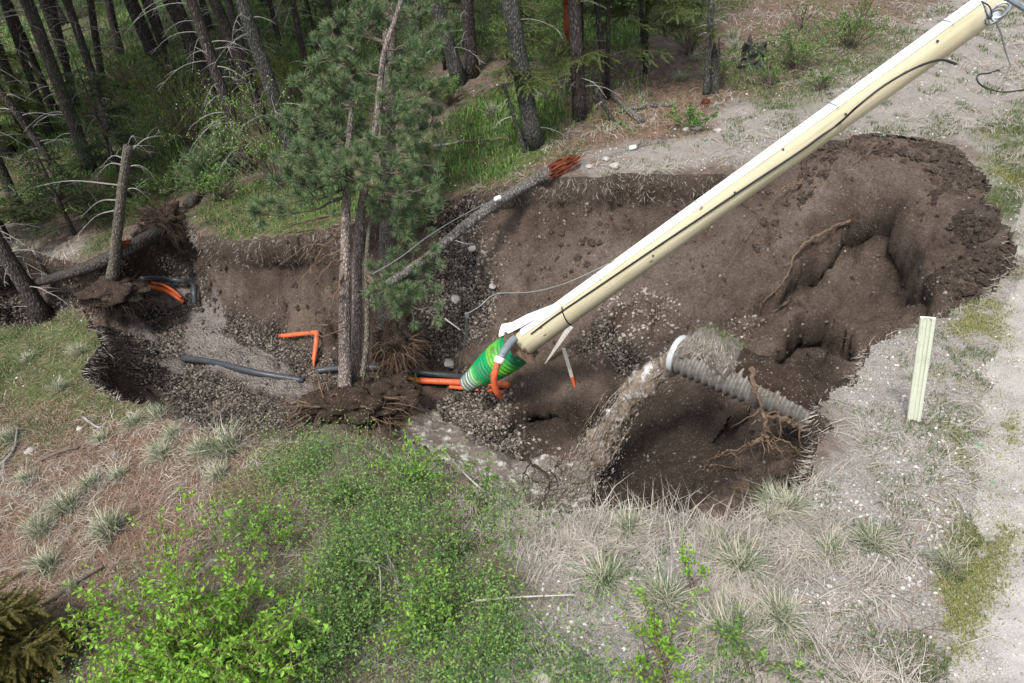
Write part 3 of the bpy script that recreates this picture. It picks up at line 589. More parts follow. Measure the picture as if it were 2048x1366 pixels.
# ------------------------------------------------------------------ utility pole
def along(P0, P1):
    d = P1-P0; L = np.linalg.norm(d); d = d/L; v = CO-(P0+P1)/2; y = v-d*(v@d); y /= np.linalg.norm(y); x = np.cross(y, d)
    return d, L, np.stack([x, y, d], -1)
def frame_empty(name, P0, R, label, cat, group=None):
    e = empty(name, P0, label, cat, group); m = Matrix([[*map(float, R[i]), float(P0[i])] for i in range(3)]+[[0, 0, 0, 1]]); e.matrix_world = m; return e
PB = atdepth(1050., 684., 10.6); PT_ = atdepth(2010., -8., 6.5)
pd, pL, pR = along(PB, PT_)
def pole_thing():
    e = frame_empty('utility_pole', PB, pR, 'long pale yellow wooden utility pole leaning out of the washout with a white cable guard', 'utility pole')
    L2 = pL+2.2; r0, r1 = .205, .146
    rad = lambda z: r0+(r1-r0)*z/pL
    m = MB(); zz = np.linspace(-.25, L2, 90)
    m.tube(np.stack([zz*0, zz*0, zz], -1), rad(zz), k=40); m.build('shaft', MT['pole'], e, smooth=True)
    # which side is the guard on: image upper left
    q = np.array(project(PB+pR[:, 0]*.2)[:2])-np.array(project(PB)[:2]); sg = 1 if q[1] < 0 else -1
    g = MB(); a0, a1 = math.radians(6), math.radians(62)   # angle from the side axis towards the viewer
    zz = np.linspace(.15, L2, 70); aa = np.linspace(a0, a1, 12); V = []
    for z in zz:
        for off in (.014, .0):
            for a in aa:
                rr = rad(z)+off+(.012*math.sin((a-a0)/(a1-a0)*math.pi) if off else 0)
                V.append((sg*math.cos(a)*rr, math.sin(a)*rr, z))
    n = len(aa); V = np.array(V); Q = []
    ring = list(range(n))+[2*n-1-i for i in range(n)]
    for i in range(len(zz)-1):
        for j in range(2*n):
            a, b_ = ring[j], ring[(j+1) % (2*n)]; Q.append((i*2*n+a, i*2*n+b_, (i+1)*2*n+b_, (i+1)*2*n+a))
    g.add(V, Q); gd = g.build('cable_guard', MT['guard'], e, smooth=False)
    # straps with nails across the guard
    for z in (1.7, 3.4, 5.2, 6.4):
        s_ = MB(); aa2 = np.linspace(a0-.05, a1+.08, 10); s_.tube([(sg*math.cos(a)*(rad(z)+.031), math.sin(a)*(rad(z)+.031), z+.01*k) for k, a in enumerate(aa2)], .004, k=5); s_.build('strap', MT['steel'], gd)
    # the guard's torn lower end, spread away from the pole
    f = MB(); pts = [(0, 0)]
    prof = [(.95, .0, .0), (.62, .02, .10), (.25, .05, .20), (-.06, .09, .20), (-.24, .14, .24)]
    V = []; 
    for (z, o_, wd) in prof:
        base = np.array([sg*(rad(max(z, 0))+.012), .12, z]); 
        for k in range(5):
            u = k/4; V.append(base+np.array([sg*(o_+ (u*.10)-.05), .05-.17*u+.05*math.sin(u*3), 0]) if False else (sg*(rad(max(z, 0))*.80+o_+u*wd*.55), rad(max(z, 0))*.75-.10*u+.03*math.sin(3*u), z+.12*u))
    V = np.array(V); nn = len(V); V2 = V-np.array([0, .008, 0]); Q = []
    for i in range(len(prof)-1):
        for k in range(4):
            a = i*5+k; Q += [(a, a+1, a+6, a+5), (a+nn, a+5+nn, a+6+nn, a+1+nn)]
    for i in range(len(prof)-1):
        Q += [(i*5, i*5+5, i*5+5+nn, i*5+nn), (i*5+4, i*5+4+nn, i*5+9+nn, i*5+9)]
    for k in range(4): b0 = (len(prof)-1)*5+k; Q += [(k, k+nn, k+1+nn, k+1), (b0, b0+1, b0+1+nn, b0+nn)]
    f.add(np.r_[V, V2], Q); f.build('guard_flap', MT['guard'], e)
    # corrugated green sleeve round the butt
    s_ = MB(); zs = np.linspace(0, 1.45, 120); R_ = .13+.15*sstep(-.2, 1.0, zs)+.010*np.cos(zs*2*np.pi*13)+.004*rng.normal(size=120)
    zo = -1.45-.03
    cr = np.stack([zs*0, zs*0, zs], -1); s_.tube(cr, R_, k=48, wob=.012)
    sl_ = s_.build('ground_sleeve', MT['sleeve'], e, smooth=True); sl_.location = (0, 0, zo)
    rg = MB(); V, Q = blob((0, .05, -.04), (.27, .25, .09), 5, amp=.5, fr=3); rg.add(V, Q)
    for k in range(70):
        a = rng.uniform(0, 2*math.pi); p = np.array([math.cos(a)*.24, math.sin(a)*.24, rng.uniform(-.1, .04)]); rootwalk(rg, p, (math.cos(a), math.sin(a), rng.uniform(-1, .5)), rng.uniform(.06, .18), .004, 0, 4, .6, .5, 3)
    rg.build('soil_ring', MT['root'], e)
    # knots and bolts
    for z, a in ((3.9, 95), (4.6, 70), (5.3, 100), (6.3, 80), (7.2, 105), (2.6, 110)):
        a = math.radians(a); r = rad(z); p = np.array([sg*math.cos(a)*r, math.sin(a)*r, z]); d = p*(1, 1, 0)/r; b_ = MB(); b_.tube([p-d*.01, p+d*.012], .013, k=8); b_.build('bolt', MT['charred'], e)
    # insulator clamp and guy fittings at the top, by the picture's upper right corner
    def P(px, py, t): return np.linalg.inv(pR)@(atdepth(float(px), float(py), t)-PB)
    cl = MB(); c = P(1988, 35, 6.3)
    for k in range(3):
        a = np.linspace(0, 2*math.pi, 14); q = c+np.array([.01*k, .02*k, .03*k])
        cl.tube(np.stack([q[0]+.055*np.cos(a+k), q[1]+.01*k+0*a, q[2]+.075*np.sin(a+k)], -1), .011, k=6)
    cl.box(c+np.array([0, .03, 0]), .07, .05, .09); cl.tube([P(1965, 2, 6.33), P(1975, 25, 6.28), P(1988, 42, 6.25)], .012, k=6); cl.build('guy_clamp', MT['steel'], e)
    c2 = MB(); c2.tube(spline([P(1903, 85, 6.9), P(1910, 80, 6.8), P(1920, 76, 6.8), P(1918, 82, 6.8), P(1911, 90, 6.8)], 10), .012, k=6); c2.box(P(1915, 80, 6.8), .05, .03, .03); c2.build('eye_bolt', MT['steel'], e)
    lp = MB(); lp.tube(spline([P(1962, 3, 6.3), P(1978, 12, 6.25), P(1984, 30, 6.22), P(1978, 38, 6.25), P(1970, 20, 6.3)], 16), .007, k=5); lp.build('wire_loop', MT['cable'], e)
    br = MB(); br.tube([P(1995, 22, 6.75), P(2024, -6, 6.4)], .02, k=8); br.build('bracket_arm', MT['gpipe'], e); br = MB(); br.tube([P(2010, -8, 6.1), P(2075, 30, 5.9)], .03, k=10); br.build('bracket', MT['gpipe'], e)
    # black cable running down the pole and springing off it
    def onp(px, py, lift=.012):   # a point just in front of the shaft
        d = ray(float(px), float(py)); best = None
        o_ = np.linalg.inv(pR)@(CO-PB); dd = np.linalg.inv(pR)@d
        for _ in range(1):
            z = 0; t = depth(PB+pd*2)
            for it in range(6):
                r = rad(z)+lift; a = dd[0]**2+dd[1]**2; b = o_[0]*dd[0]+o_[1]*dd[1]; cc = o_[0]**2+o_[1]**2-r*r; D = b*b-a*cc
                t = (-b-math.sqrt(max(D, 0)))/a; z = (o_+dd*t)[2]
        return o_+dd*t
    k = MB(); path = [onp(*p) for p in ((1062, 668), (1110, 632), (1200, 571), (1300, 503), (1400, 436), (1500, 369), (1600, 303), (1640, 274), (1680, 245))]
    path += [P(1715, 213, 7.0), P(1770, 170, 6.9), P(1830, 136, 6.8), P(1880, 120, 6.8), P(1912, 128, 6.8)]
    k.tube(spline(path, 70), .0125, k=7); k.build('power_cable', MT['cable'], e)
    k = MB(); k.tube(spline([onp(1150, 560+22, .02), onp(1128, 598), onp(1124, 618), onp(1132, 640), P(1142, 651, 10.0)], 16), .010, k=6); k.build('cable_loop', MT['cable'], e)
    return rad, sg, onp
rad, sg, onp = pole_thing()
def wpt(px, py, t): return atdepth(float(px), float(py), t)
def single(name, mb, mat, label, cat, group=None, smooth=False, kind=None, origin=None):
    o = mb.build(name, mat, None, smooth); tag(o, label, cat, group, kind); return o
# ground rod wire and guy wire
m = MB(); W1 = spline([wpt(1298, 488, 9.0), wpt(1180, 545, 9.5), wpt(1120, 570, 9.8), wpt(1060, 584, 10.1), wpt(992, 588, 10.4), wpt(960, 612, 10.5), wpt(934, 628, 10.6)], 40); m.tube(W1, .007, k=6)
e = empty('ground_wire', W1[-1], 'grey steel wire running from the pole to a rod left of the green sleeve', 'wire')
def child(mb, name, mat, e, smooth=False):
    """mesh given in world coordinates under an empty"""
    o = mb.build(name, mat, e, smooth)
    o.matrix_parent_inverse = Matrix.LocRotScale(e.location, e.rotation_euler, None).inverted() if not e.get('mw') else e.matrix_world.inverted(); return o
child(m, 'wire', MT['wire'], e)
m = MB(); rt = onT(915., 748.); m.tube(spline([wpt(934, 628, 10.6), wpt(929, 690, (10.6+depth(rt))/2), rt], 10), .016, k=8); child(m, 'ground_rod', MT['wire'], e)
m = MB(); m.box(wpt(934, 630, 10.58), .06, .06, .06); child(m, 'rod_clamp', MT['steel'], e)
e = empty('guy_wire', wpt(995, 397, 12.1), 'slack galvanised guy wire draped over the fallen log on the far bank', 'wire')
m = MB(); g1 = [onT(1332., 284.)+np.array([0, 0, .03]), onT(1265., 301.)+np.array([0, 0, .05]), onT(1160., 335.)+np.array([0, 0, .08]), wpt(1085, 362, 12.35), wpt(995, 397, 11.75), wpt(930, 428, 11.4), wpt(860, 470, 11.0), wpt(800, 515, 10.8), wpt(745, 548, 10.6)]
m.tube(spline(g1, 60), .007, k=6); child(m, 'wire', MT['wire'], e)
for (a, b_) in ((np.array(g1[1]), np.array(g1[0])), (np.array(g1[4]), np.array(g1[3]))):
    d = (b_-a)/np.linalg.norm(b_-a); m = MB(); m.tube([a-d*.07, a-d*.06, a+d*.06, a+d*.07], [.02, .035, .035, .02], k=8); m.tube([a-d*.06+np.array([0, 0, .03]), a+d*.06+np.array([0, 0, .03])], .018, k=6); child(m, 'wire_clamp', MT['guard'], e)
# stray wire over the gravel by the upper right corner
m = MB(); m.tube(spline([wpt(1993, 45, 6.3), wpt(2003, 70, 7.5), wpt(2012, 105, 9.0), onT(2020., 135.)+np.array([0, 0, .03])], 24), .01, k=5)
e = empty('down_wire', onT(2020., 135.), 'thin steel wire hanging from the pole clamp with a black tail curling on gravel', 'wire'); child(m, 'wire', MT['wire'], e)
m = MB(); m.tube(spline(onT([2018., 1985, 1960, 1953, 1962, 1985, 2010, 2060], [130., 146, 150, 158, 172, 182, 186, 180])+np.array([0, 0, .02]), 40), .013, k=6); child(m, 'wire_tail', MT['cable'], e)
# grey duct and orange conduit hanging down the sleeve
e = empty('conduit_riser', wpt(1000, 715, 9.9), 'grey duct joined to a bent orange conduit hanging in front of the green sleeve', 'conduit')
m = MB(); m.tube(spline([wpt(1030, 677, 10.25), wpt(1022, 684, 10.2), wpt(1010, 700, 10.1), wpt(1000, 718, 10.05)], 12), .062, k=12); child(m, 'grey_duct', MT['gpipe'], e, True)
m = MB(); m.tube([wpt(1001, 714, 10.03), wpt(996, 726, 10.03)], .075, k=14); child(m, 'coupler', MT['guard'], e, True)
m = MB(); c_ = spline([wpt(997, 722, 10.03), wpt(990, 745, 10.05), wpt(988, 765, 10.15), wpt(994, 785, 10.3), wpt(1004, 800, 10.5)], 24); m.tube(c_, np.r_[np.full(17, .05), np.linspace(.05, .02, 7)], k=12); child(m, 'orange_conduit', MT['orange'], e, True)
m = MB(); m.tube(spline([wpt(984, 745, 10.12), wpt(985, 765, 10.2), wpt(990, 785, 10.4)], 12), .022, k=8); child(m, 'split_strip', MT['orange'], e)
def pipe(name, pxs, r, mat, label, cat, lift=.05, group=None, n=36, k=12):
    m = MB(); P = lay(pxs, lift, n); m.tube(P, r, k=k); return single(name, m, mat, label, cat, group, True)
pipe('black_pipe', [(368,722),(410,727),(450,735),(520,752),(610,767)], .062, MT['hdpe'], 'long black plastic pipe lying across the muddy gully floor left of the pines', 'pipe', .07)
pipe('black_pipe', [(636,752),(665,748),(700,745),(760,745),(800,749),(850,756),(910,762),(975,770)], .058, MT['hdpe'], 'black plastic pipe passing behind the root mass to the green sleeve', 'pipe', .12)
pipe('black_pipe', [(285,563),(312,561),(345,564),(375,568),(388,574),(390,590),(391,612)], .055, MT['hdpe'], 'bent black pipe with a square corner at the upper left of the gully', 'pipe', .06)
O1 = onT([1018., 880., 812.], [778., 771., 767.])
pipe('orange_conduit', [(812,768),(870,771),(940,774),(1018,779)], .058, MT['orange'], 'thick orange conduit lying below the green sleeve', 'conduit', .10)
pipe('orange_conduit', [(900,779),(960,784),(1008,790)], .034, MT['orange'], 'thin split orange conduit just under the thick one below the sleeve', 'conduit', .06)
m = MB(); P = onT([564., 642., 630., 628.], [685., 683., 722., 735.]); P[:, 2] += [.16, .22, .08, .02]
m.tube(spline(P[:2], 8), .046, k=12); m.tube([P[1]+np.array([-.03, 0, .01]), (P[1]+P[2])/2, P[2], P[3]], [.05, .05, .04, .015], k=12)
single('orange_conduit', m, MT['orange'], 'orange conduit bent to a right angle just left of the red barked pine', 'conduit', None, True)
pipe('orange_conduit', [(300,577),(322,582),(345,592),(369,609)], .05, MT['orange'], 'thicker of two orange conduits beside the bent black pipe', 'conduit', .05)
pipe('orange_conduit', [(306,573),(330,578),(350,589),(366,603)], .032, MT['orange'], 'thinner upper one of two orange conduits beside the bent black pipe', 'conduit', .10)
# survey stakes
def stake(p0, p1, t0, t1, w0, w1, label, tip=None, th=.018):
    A = wpt(*p0, t0); B_ = wpt(*p1, t1); d = (B_-A); L = np.linalg.norm(d); d /= L; v = CO-A; y = v-d*(v@d); y /= np.linalg.norm(y); x = np.cross(y, d)
    e = empty('survey_stake', B_, label, 'stake')
    def piece(z0, z1, wa, wb, nm, mt):
        m = MB(); V = []
        for z, w_ in ((z0, wa), (z1, wb)):
            for sx, sy in ((-1, -1), (1, -1), (1, 1), (-1, 1)): V.append(A+d*(z*L)+x*w_*sx/2+y*th*sy/2)
        m.add(V, [(0, 1, 5, 4), (1, 2, 6, 5), (2, 3, 7, 6), (3, 0, 4, 7), (0, 3, 2, 1), (4, 5, 6, 7)]); child(m, nm, mt, e)
    if tip: piece(0, tip, w0, w0*.95, 'shaft', MT['stake']); piece(tip, 1, w0*.95, w1, 'painted_tip', MT['stakeo'])
    else: piece(0, .5, w0, w0*.62, 'shaft', MT['stake']); piece(.5, 1, w0*.62, w1, 'splintered_end', MT['stake'])
sA = depth(onT(1090., 728.)); sB = depth(onT(1149., 775.))
stake((1141, 652), (1089, 729), sA-.7, sA-.04, .095, .02, 'broken pale wooden stake leaning just right of the utility pole')
stake((1127, 697), (1150, 775), sB-.35, sB-.02, .062, .02, 'short pale stake with an orange painted tip below the pole', .72)
sC = depth(onT(905., 650.)); stake((888, 636), (921, 660), sC-.05, sC-.05, .035, .02, 'thin pale lath lying on the scree left of the rod')
# marker post on the road shoulder
gb = onG(1829., 838.); tb = depth(gb)
A = gb-np.array([0, 0, .05]); B_ = wpt(1856, 634, tb*.87); d = B_-A; L = np.linalg.norm(d); d /= L; v = CO-A; y = v-d*(v@d); y /= np.linalg.norm(y); x = np.cross(y, d)
e = frame_empty('marker_post', A, np.stack([x, y, d], -1), 'pale cream ribbed marker post standing on the gravel shoulder', 'marker post')
m = MB(); prof = [(-.058, 0), (-.050, .020), (-.032, .022), (-.028, .008), (-.004, .008), (0, .016), (.004, .008), (.028, .008), (.032, .022), (.050, .020), (.058, 0), (0, -.004)]
n = len(prof); zz = np.linspace(0, L, 14); V = [(px_*(1+.0*z), py_, z) for z in zz for px_, py_ in prof]
Q = [(i*n+j, i*n+(j+1) % n, (i+1)*n+(j+1) % n, (i+1)*n+j) for i in range(len(zz)-1) for j in range(n)]
m.add(V, Q); k_ = (len(zz)-1)*n; m.add([V[k_+j] for j in range(n)]+[(0, .008, L)], None, [(j, (j+1) % n, n) for j in range(n)]); m.build('post_blade', MT['marker'], e)
m = MB(); V, Q = blob((0, 0, .02), (.10, .07, .03), 8, amp=.4, fr=3); m.add(V, Q); m.build('soil_collar', MT['sod'], e)

# ------------------------------------------------------------------ culvert, sod on top of it, and the water pouring out
c0 = wpt(1358, 709, 8.6); c1 = wpt(1590, 806, 7.75); cd = (c1-c0)/np.linalg.norm(c1-c0); c2 = c1+cd*1.1
cL = np.linalg.norm(c2-c0); _, _, cR_ = along(c0, c2)
e = frame_empty('culvert', c0, cR_, 'corrugated metal culvert sticking out of the bank with a pale collar at its mouth', 'culvert')
m = MB(); rc = .225
ns = 420; na_ = 40; zz = np.linspace(0, cL, ns); aa = np.linspace(0, 2*np.pi, na_, endpoint=False); Z_, A_ = np.meshgrid(zz, aa, indexing='ij')
for off in (0, -.03):
    rr = rc+off+.019*np.sin(Z_*2*np.pi/.095+A_*1.0); V = np.stack([np.cos(A_)*rr, np.sin(A_)*rr, Z_], -1).reshape(-1, 3)
    i = np.arange(ns-1)[:, None]*na_; j = np.arange(na_)[None]; m.add(V, np.stack([i+j, i+(j+1) % na_, i+na_+(j+1) % na_, i+na_+j], -1).reshape(-1, 4))
m.build('corrugated_barrel', MT['cmp_'], e, True)
m = MB(); zc = np.linspace(-.04, .03, 8); V = np.concatenate([[(math.cos(a)*(rc+.020+.010*math.cos((z+.01)*50)), math.sin(a)*(rc+.020+.010*math.cos((z+.01)*50)), z) for a in aa] for z in zc]); V2 = V*np.array([.9, .9, 1]); n_ = len(V)
i = np.arange(7)[:, None]*na_; j = np.arange(na_)[None]; Q = np.stack([i+j, i+(j+1) % na_, i+na_+(j+1) % na_, i+na_+j], -1).reshape(-1, 4)
Q2 = [(j_, (j_+1) % na_, n_+(j_+1) % na_, n_+j_) for j_ in range(na_)]; m.add(np.r_[V, V2], np.r_[Q, Q+n_, np.array(Q2)]); m.build('collar', MT['collar'], e, True)
# ridge of soil left on the pipe
up = np.array([0, 0, 1.]); side = np.cross(cd, up); side /= np.linalg.norm(side); up2 = np.cross(side, cd)
if side@(CO-c0) < 0: side = -side      # towards the viewer
def ridge(z0, z1, w0, w1, h0, h1, name, mat, seed, flat=False, low=.0, a0_=.35, off=.12):
    ns, na = 90, 40; s_ = np.linspace(0, 1, ns); a = np.linspace(a0_, math.pi+.6, na); Sg, Ag = np.meshgrid(s_, a, indexing='ij')
    W_ = w0+(w1-w0)*Sg; H_ = h0+(h1-h0)*Sg; end = np.clip(np.minimum(Sg/.08, (1-Sg)/.02 if not flat else (1-Sg)/.1), 0, 1)**.5
    e_ = .55 if flat else .8
    ca, sa = np.cos(Ag), np.sin(Ag); X_ = np.sign(ca)*np.abs(ca)**e_*W_*end; Y_ = low+np.sign(sa)*np.abs(sa)**e_*H_*(.35+.65*end)
    P = c0+cd*(z0+(z1-z0)*Sg)[..., None]+side*(X_-off*(1-.9*Sg))[..., None]+up2*Y_[..., None]; P = P.reshape(-1, 3)
    nrm = (side*X_[..., None]+up2*Y_[..., None]).reshape(-1, 3); nrm /= np.linalg.norm(nrm, axis=1)[:, None]+1e-9
    P = P+nrm*(.075*fbm(P[:, 0]*4, P[:, 1]*4, P[:, 2]*4, o=5, seed=seed))[:, None]
    i = np.arange(ns-1)[:, None]*na; j = np.arange(na-1)[None]; Q = np.stack([i+j, i+j+1, i+na+j+1, i+na+j], -1).reshape(-1, 4)
    m = MB(); m.add(P, Q); return m.build(name, mat, None, True), P.reshape(ns, na, 3)
r_, _p = ridge(.38, cL+.3, .22, .34, .30, .32, 'soil_bank', MT['soil'], 81, a0_=.42, off=.14); tag(r_, 'ridge of soil still lying on the culvert', None, None, 'structure')
e = empty('sod_clump', c0+cd*.4+up2*.25, 'clump of gravelly turf perched on top of the culvert mouth', 'turf clump')
sc_, sp_ = ridge(.05, .82, .26, .30, .36, .36, 'turf', MT['sod'], 82, True, a0_=.15, off=.10); sc_.parent = e; sc_.matrix_parent_inverse = Matrix.Translation(e.location).inverted()
gm_ = MB()
BL = lambda h, w_, b_: (np.array([(-w_, 0, 0), (w_, 0, 0), (-w_*.7, b_*.35, h*.55), (w_*.7, b_*.35, h*.55), (0, b_, h*(1-.25*min(1, b_/h)))]), np.array([(0, 1, 3, 2)]), np.array([(2, 3, 4)]))
def blades(mb, P, hmin, hmax, w_, bend, tilt=.5, nrm=None, tilt_dir=None, mi=0):
    n = len(P)
    if n == 0: return
    tv, tq, tt = BL(1, 1, bend); h = rng.uniform(hmin, hmax, n)
    Mx = rotz(rng.uniform(0, 2*math.pi, n))@rotx(rng.normal(0, tilt, n)); Sx = np.zeros((n, 3, 3)); Sx[:, 0, 0] = w_*rng.uniform(.7, 1.3, n); Sx[:, 1, 1] = h; Sx[:, 2, 2] = h
    Mx = Mx@Sx
    if nrm is not None: Mx = align(nrm)@Mx
    mb.inst(tv, tq, tt, P, Mx, mi)
top = sp_[8:80, 12:30].reshape(-1, 3); q = top[rng.integers(0, len(top), 260)]; blades(gm_, q, .03, .10, .004, .5, .6); o_ = gm_.build('grass_tuft', MT['grass'], e); o_.matrix_parent_inverse = Matrix.Translation(e.location).inverted()
gm_ = MB(); q = sp_[5:85, 5:14].reshape(-1, 3); q = q[rng.integers(0, len(q), 420)]; blades(gm_, q, .05, .16, .003, .8, 1.6); o_ = gm_.build('straw_fringe', MT['straw'], e); o_.matrix_parent_inverse = Matrix.Translation(e.location).inverted()
# water
land = onT(1135., 985.); tl = depth(land)
JP = [(1352,718),(1325,738),(1288,765),(1255,800),(1225,848),(1198,895),(1172,938),(1148,978)]
ts = np.linspace(8.75, tl-.25, len(JP)); JC = spline([wpt(a, b, t) for (a, b), t in zip(JP, ts)], 150)
def jet():
    n, k = 150, 56; s_ = np.linspace(0, 1, n); T = np.gradient(JC, axis=0); T /= np.linalg.norm(T, axis=1)[:, None]
    V = np.empty((n, k, 3)); a = np.linspace(0, 2*np.pi, k, endpoint=False)
    for i in range(n):
        v = CO-JC[i]; v -= T[i]*(v@T[i]); v /= np.linalg.norm(v); u = np.cross(T[i], v); R_ = .125+.10*s_[i]; fl = .8-.25*s_[i]
        V[i] = JC[i]+(np.cos(a)*R_)[:, None]*u+(np.sin(a)*R_*fl)[:, None]*v
    P = V.reshape(-1, 3); C_ = np.repeat(JC, k, 0); nr = P-C_; nr /= np.linalg.norm(nr, axis=1)[:, None]; ss = np.repeat(s_, k)
    amp = (.035+.13*ss); P = P+nr*(amp*fbm(P[:, 0]*6, P[:, 1]*6, P[:, 2]*3, o=4, seed=91))[:, None]-nr*(.05*sstep(.5, 1, ss))[:, None]
    i = np.arange(n-1)[:, None]*k; j = np.arange(k)[None]; Q = np.stack([i+j, i+(j+1) % k, i+k+(j+1) % k, i+k+j], -1).reshape(-1, 4)
    cq = P[Q].mean(1); keep = (fbm(cq[:, 0]*9, cq[:, 1]*9, cq[:, 2]*4, o=3, seed=92) > -1.2+1.35*sstep(.3, .9, np.repeat(s_[:-1], k)))
    m = MB(); m.add(P, Q[keep])
    # ropes of water and drops
    for q in range(40):
        i0 = rng.integers(0, 110); i1 = min(149, i0+rng.integers(15, 50)); off = rng.normal(size=3)*np.array([.11, .11, .06])*(1+1.2*i0/150)
        pts = JC[i0:i1:3]+off+np.cumsum(rng.normal(size=(len(range(i0, i1, 3)), 3))*.006, 0); m.tube(pts, rng.uniform(.004, .014)*np.sin(np.linspace(.2, 3.0, len(pts))), k=6)
    tv, tq = blob((0, 0, 0), (1, 1, 1.5), 3, 6, 5, .3); n2 = 7000; ii = (rng.beta(2.0, 1.1, n2)*149).astype(int); sp = (.05+.15*(ii/149)**1.5)[:, None]
    P2 = JC[ii]+rng.normal(size=(n2, 3))*sp*np.array([1, 1, .8]); sz = .0018+.0065*rng.random(n2)**3; Td = np.gradient(JC, axis=0)[ii]; m2 = MB(); m2.inst(tv*[1, 1, 2.6], tq, None, P2, align(Td)*sz[:, None, None])
    e = empty('water_jet', JC[0], 'muddy brown water gushing from the culvert mouth and falling in a broken arc', 'water jet'); e['kind'] = 'stuff'
    n3 = 900; P3 = JC[-1]+rng.normal(size=(n3, 3))*[.38, .28, .10]+[-.1, 0, -.02]; m2.inst(tv, tq, None, P3, align(rng.normal(size=(n3, 3)))*(.004+.011*rng.random(n3)**2)[:, None, None])
    child(m, 'falling_water', MT['jet'], e, True); child(m2, 'spray_drops', MT['drop'], e)
jet()
def water_sheet(poly, lift, seed, mat, name, label, amp=.03):
    W_ = onT([p[0] for p in poly], [p[1] for p in poly]); lo, hi = W_[:, :2].min(0)-.2, W_[:, :2].max(0)+.2
    xs = np.arange(lo[0], hi[0], .025); ys = np.arange(lo[1], hi[1], .025); X, Y = np.meshgrid(xs, ys, indexing='ij'); zz = Zf(X, Y)
    for _ in range(12): zz = (zz+np.roll(zz, 1, 0)+np.roll(zz, -1, 0)+np.roll(zz, 1, 1)+np.roll(zz, -1, 1))/5
    d = polydist(W_[:, :2], X, Y)+.08*fbm(X*3, Y*3, o=3, seed=seed); P = np.stack([X, Y, zz+lift+amp*fbm(X*6, Y*6, o=4, seed=seed+1)-.06*sstep(.1, -.1, d)], -1)
    ok = d > 0; n1, n2 = X.shape; i = np.arange(n1*n2).reshape(n1, n2); a = i[:-1, :-1]; keep = ok[:-1, :-1] & ok[1:, 1:]; Q = np.stack([a, a+n2, a+n2+1, a+1], -1)[keep]
    u, inv = np.unique(Q, return_inverse=True); m = MB(); m.add(P.reshape(-1, 3)[u], inv.reshape(-1, 4)); o = m.build(name, mat, None, True); tag(o, label, None, None, 'structure'); return P.reshape(-1, 3)[u]
ws = water_sheet([(780,800),(850,815),(900,850),(950,895),(1010,915),(1080,925),(1160,930),(1200,965),(1160,1030),(1080,1040),(1000,1010),(950,965),(880,925),(820,890)], .12, 101, MT['stream'], 'stream_water', 'muddy water running along the pit bottom')
# ------------------------------------------------------------------ roots, clods and rim fringe
def roots_at(name, specs, mat, label, cat='roots', group=None):
    m = MB()
    for pxs, ts, r in specs:
        P = spline([wpt(a, b, t) for (a, b), t in zip(pxs, ts)], 6+5*len(pxs)); n_ = len(P)
        P[1:-1] += rng.normal(size=(n_-2, 3))*.012; m.tube(P, r*np.linspace(1, .25, n_)*rng.uniform(.85, 1.15, n_), k=6)
        for i in range(2, n_-1, 3):
            if rng.random() < .7: rootwalk(m, P[i], (P[min(i+1, n_-1)]-P[i-1])+rng.normal(size=3)*.08, rng.uniform(.15, .5), r*.35, 1, 7, .25, .4, 4)
    return single(name, m, mat, label, cat, group)
def T(px, py, lift=.12): return depth(onT(float(px), float(py)))-lift
def troot(name, paths, mat, label, lift=.1, group=None):
    return roots_at(name, [(p, [T(a, b, lift) for a, b in p], r) for p, r in paths], mat, label, 'root', group)
tc_ = depth(c1)
roots_at('hanging_root', [([(1500,735),(1515,790),(1532,850),(1530,870)], [tc_-.22]*4, .034), ([(1530,868),(1500,890),(1470,905)], [tc_-.2, tc_-.05, tc_+.15], .026), ([(1530,868),(1545,895),(1580,905)], [tc_-.2]*3, .02),
    ([(1560,835),(1590,850),(1615,862),(1613,885),(1600,900)], [tc_-.3]*5, .034), ([(1560,835),(1530,838),(1500,848)], [tc_-.3, tc_-.2, tc_-.1], .02), ([(1610,860),(1640,864),(1665,872)], [tc_-.3]*3, .014),
    ([(1525,880),(1480,895),(1430,912)], [tc_-.2, tc_, tc_+.2], .014), ([(1600,898),(1560,880),(1510,884)], [tc_-.3]*3, .014)], MT['root'], 'tangle of bare roots dangling below the right end of the culvert', 'roots', None)
troot('hanging_root', [([(1702,441),(1660,458),(1600,495),(1570,560),(1530,600),(1518,622)], .028)], MT['root'], 'long crooked root running down the soil face right of the pole')
troot('hanging_root', [([(1605,362),(1570,380),(1540,410),(1490,480),(1430,570),(1405,612)], .010), ([(1600,364),(1560,378),(1540,400)], .02)], MT['root'], 'thin straight root fibre hanging down the far soil face')
troot('hanging_root', [([(1780,285),(1745,300),(1710,325),(1690,345)], .014), ([(1770,285),(1740,295),(1700,310)], .010)], MT['root'], 'pale roots below the green sprig on the upper right rim')
troot('hanging_root', [([(1520,930),(1470,935),(1420,930),(1390,945)], .012), ([(1480,905),(1430,915),(1400,925)], .010), ([(1510,980),(1460,975),(1400,970)], .008)], MT['root'], 'thin roots trailing over the lower right soil slope')
troot('hanging_root', [([(880,425),(900,415),(935,400)], .013), ([(850,455),(858,490),(856,520)], .012)], MT['root'], 'short pale roots on the bank beside the fallen log')
troot('hanging_root', [([(1040,905),(1062,925),(1090,945),(1100,975),(1082,1005),(1090,1025)], .022), ([(1062,925),(1045,955),(1050,985),(1035,1005)], .014), ([(1100,940),(1115,965),(1105,1000)], .012), ([(1050,950),(1075,965),(1095,960)], .012), ([(1110,935),(1120,925),(1090,915)], .014)], MT['rootd'], 'black tangle of roots hanging in front of the frothing water at the pit bottom', .55)
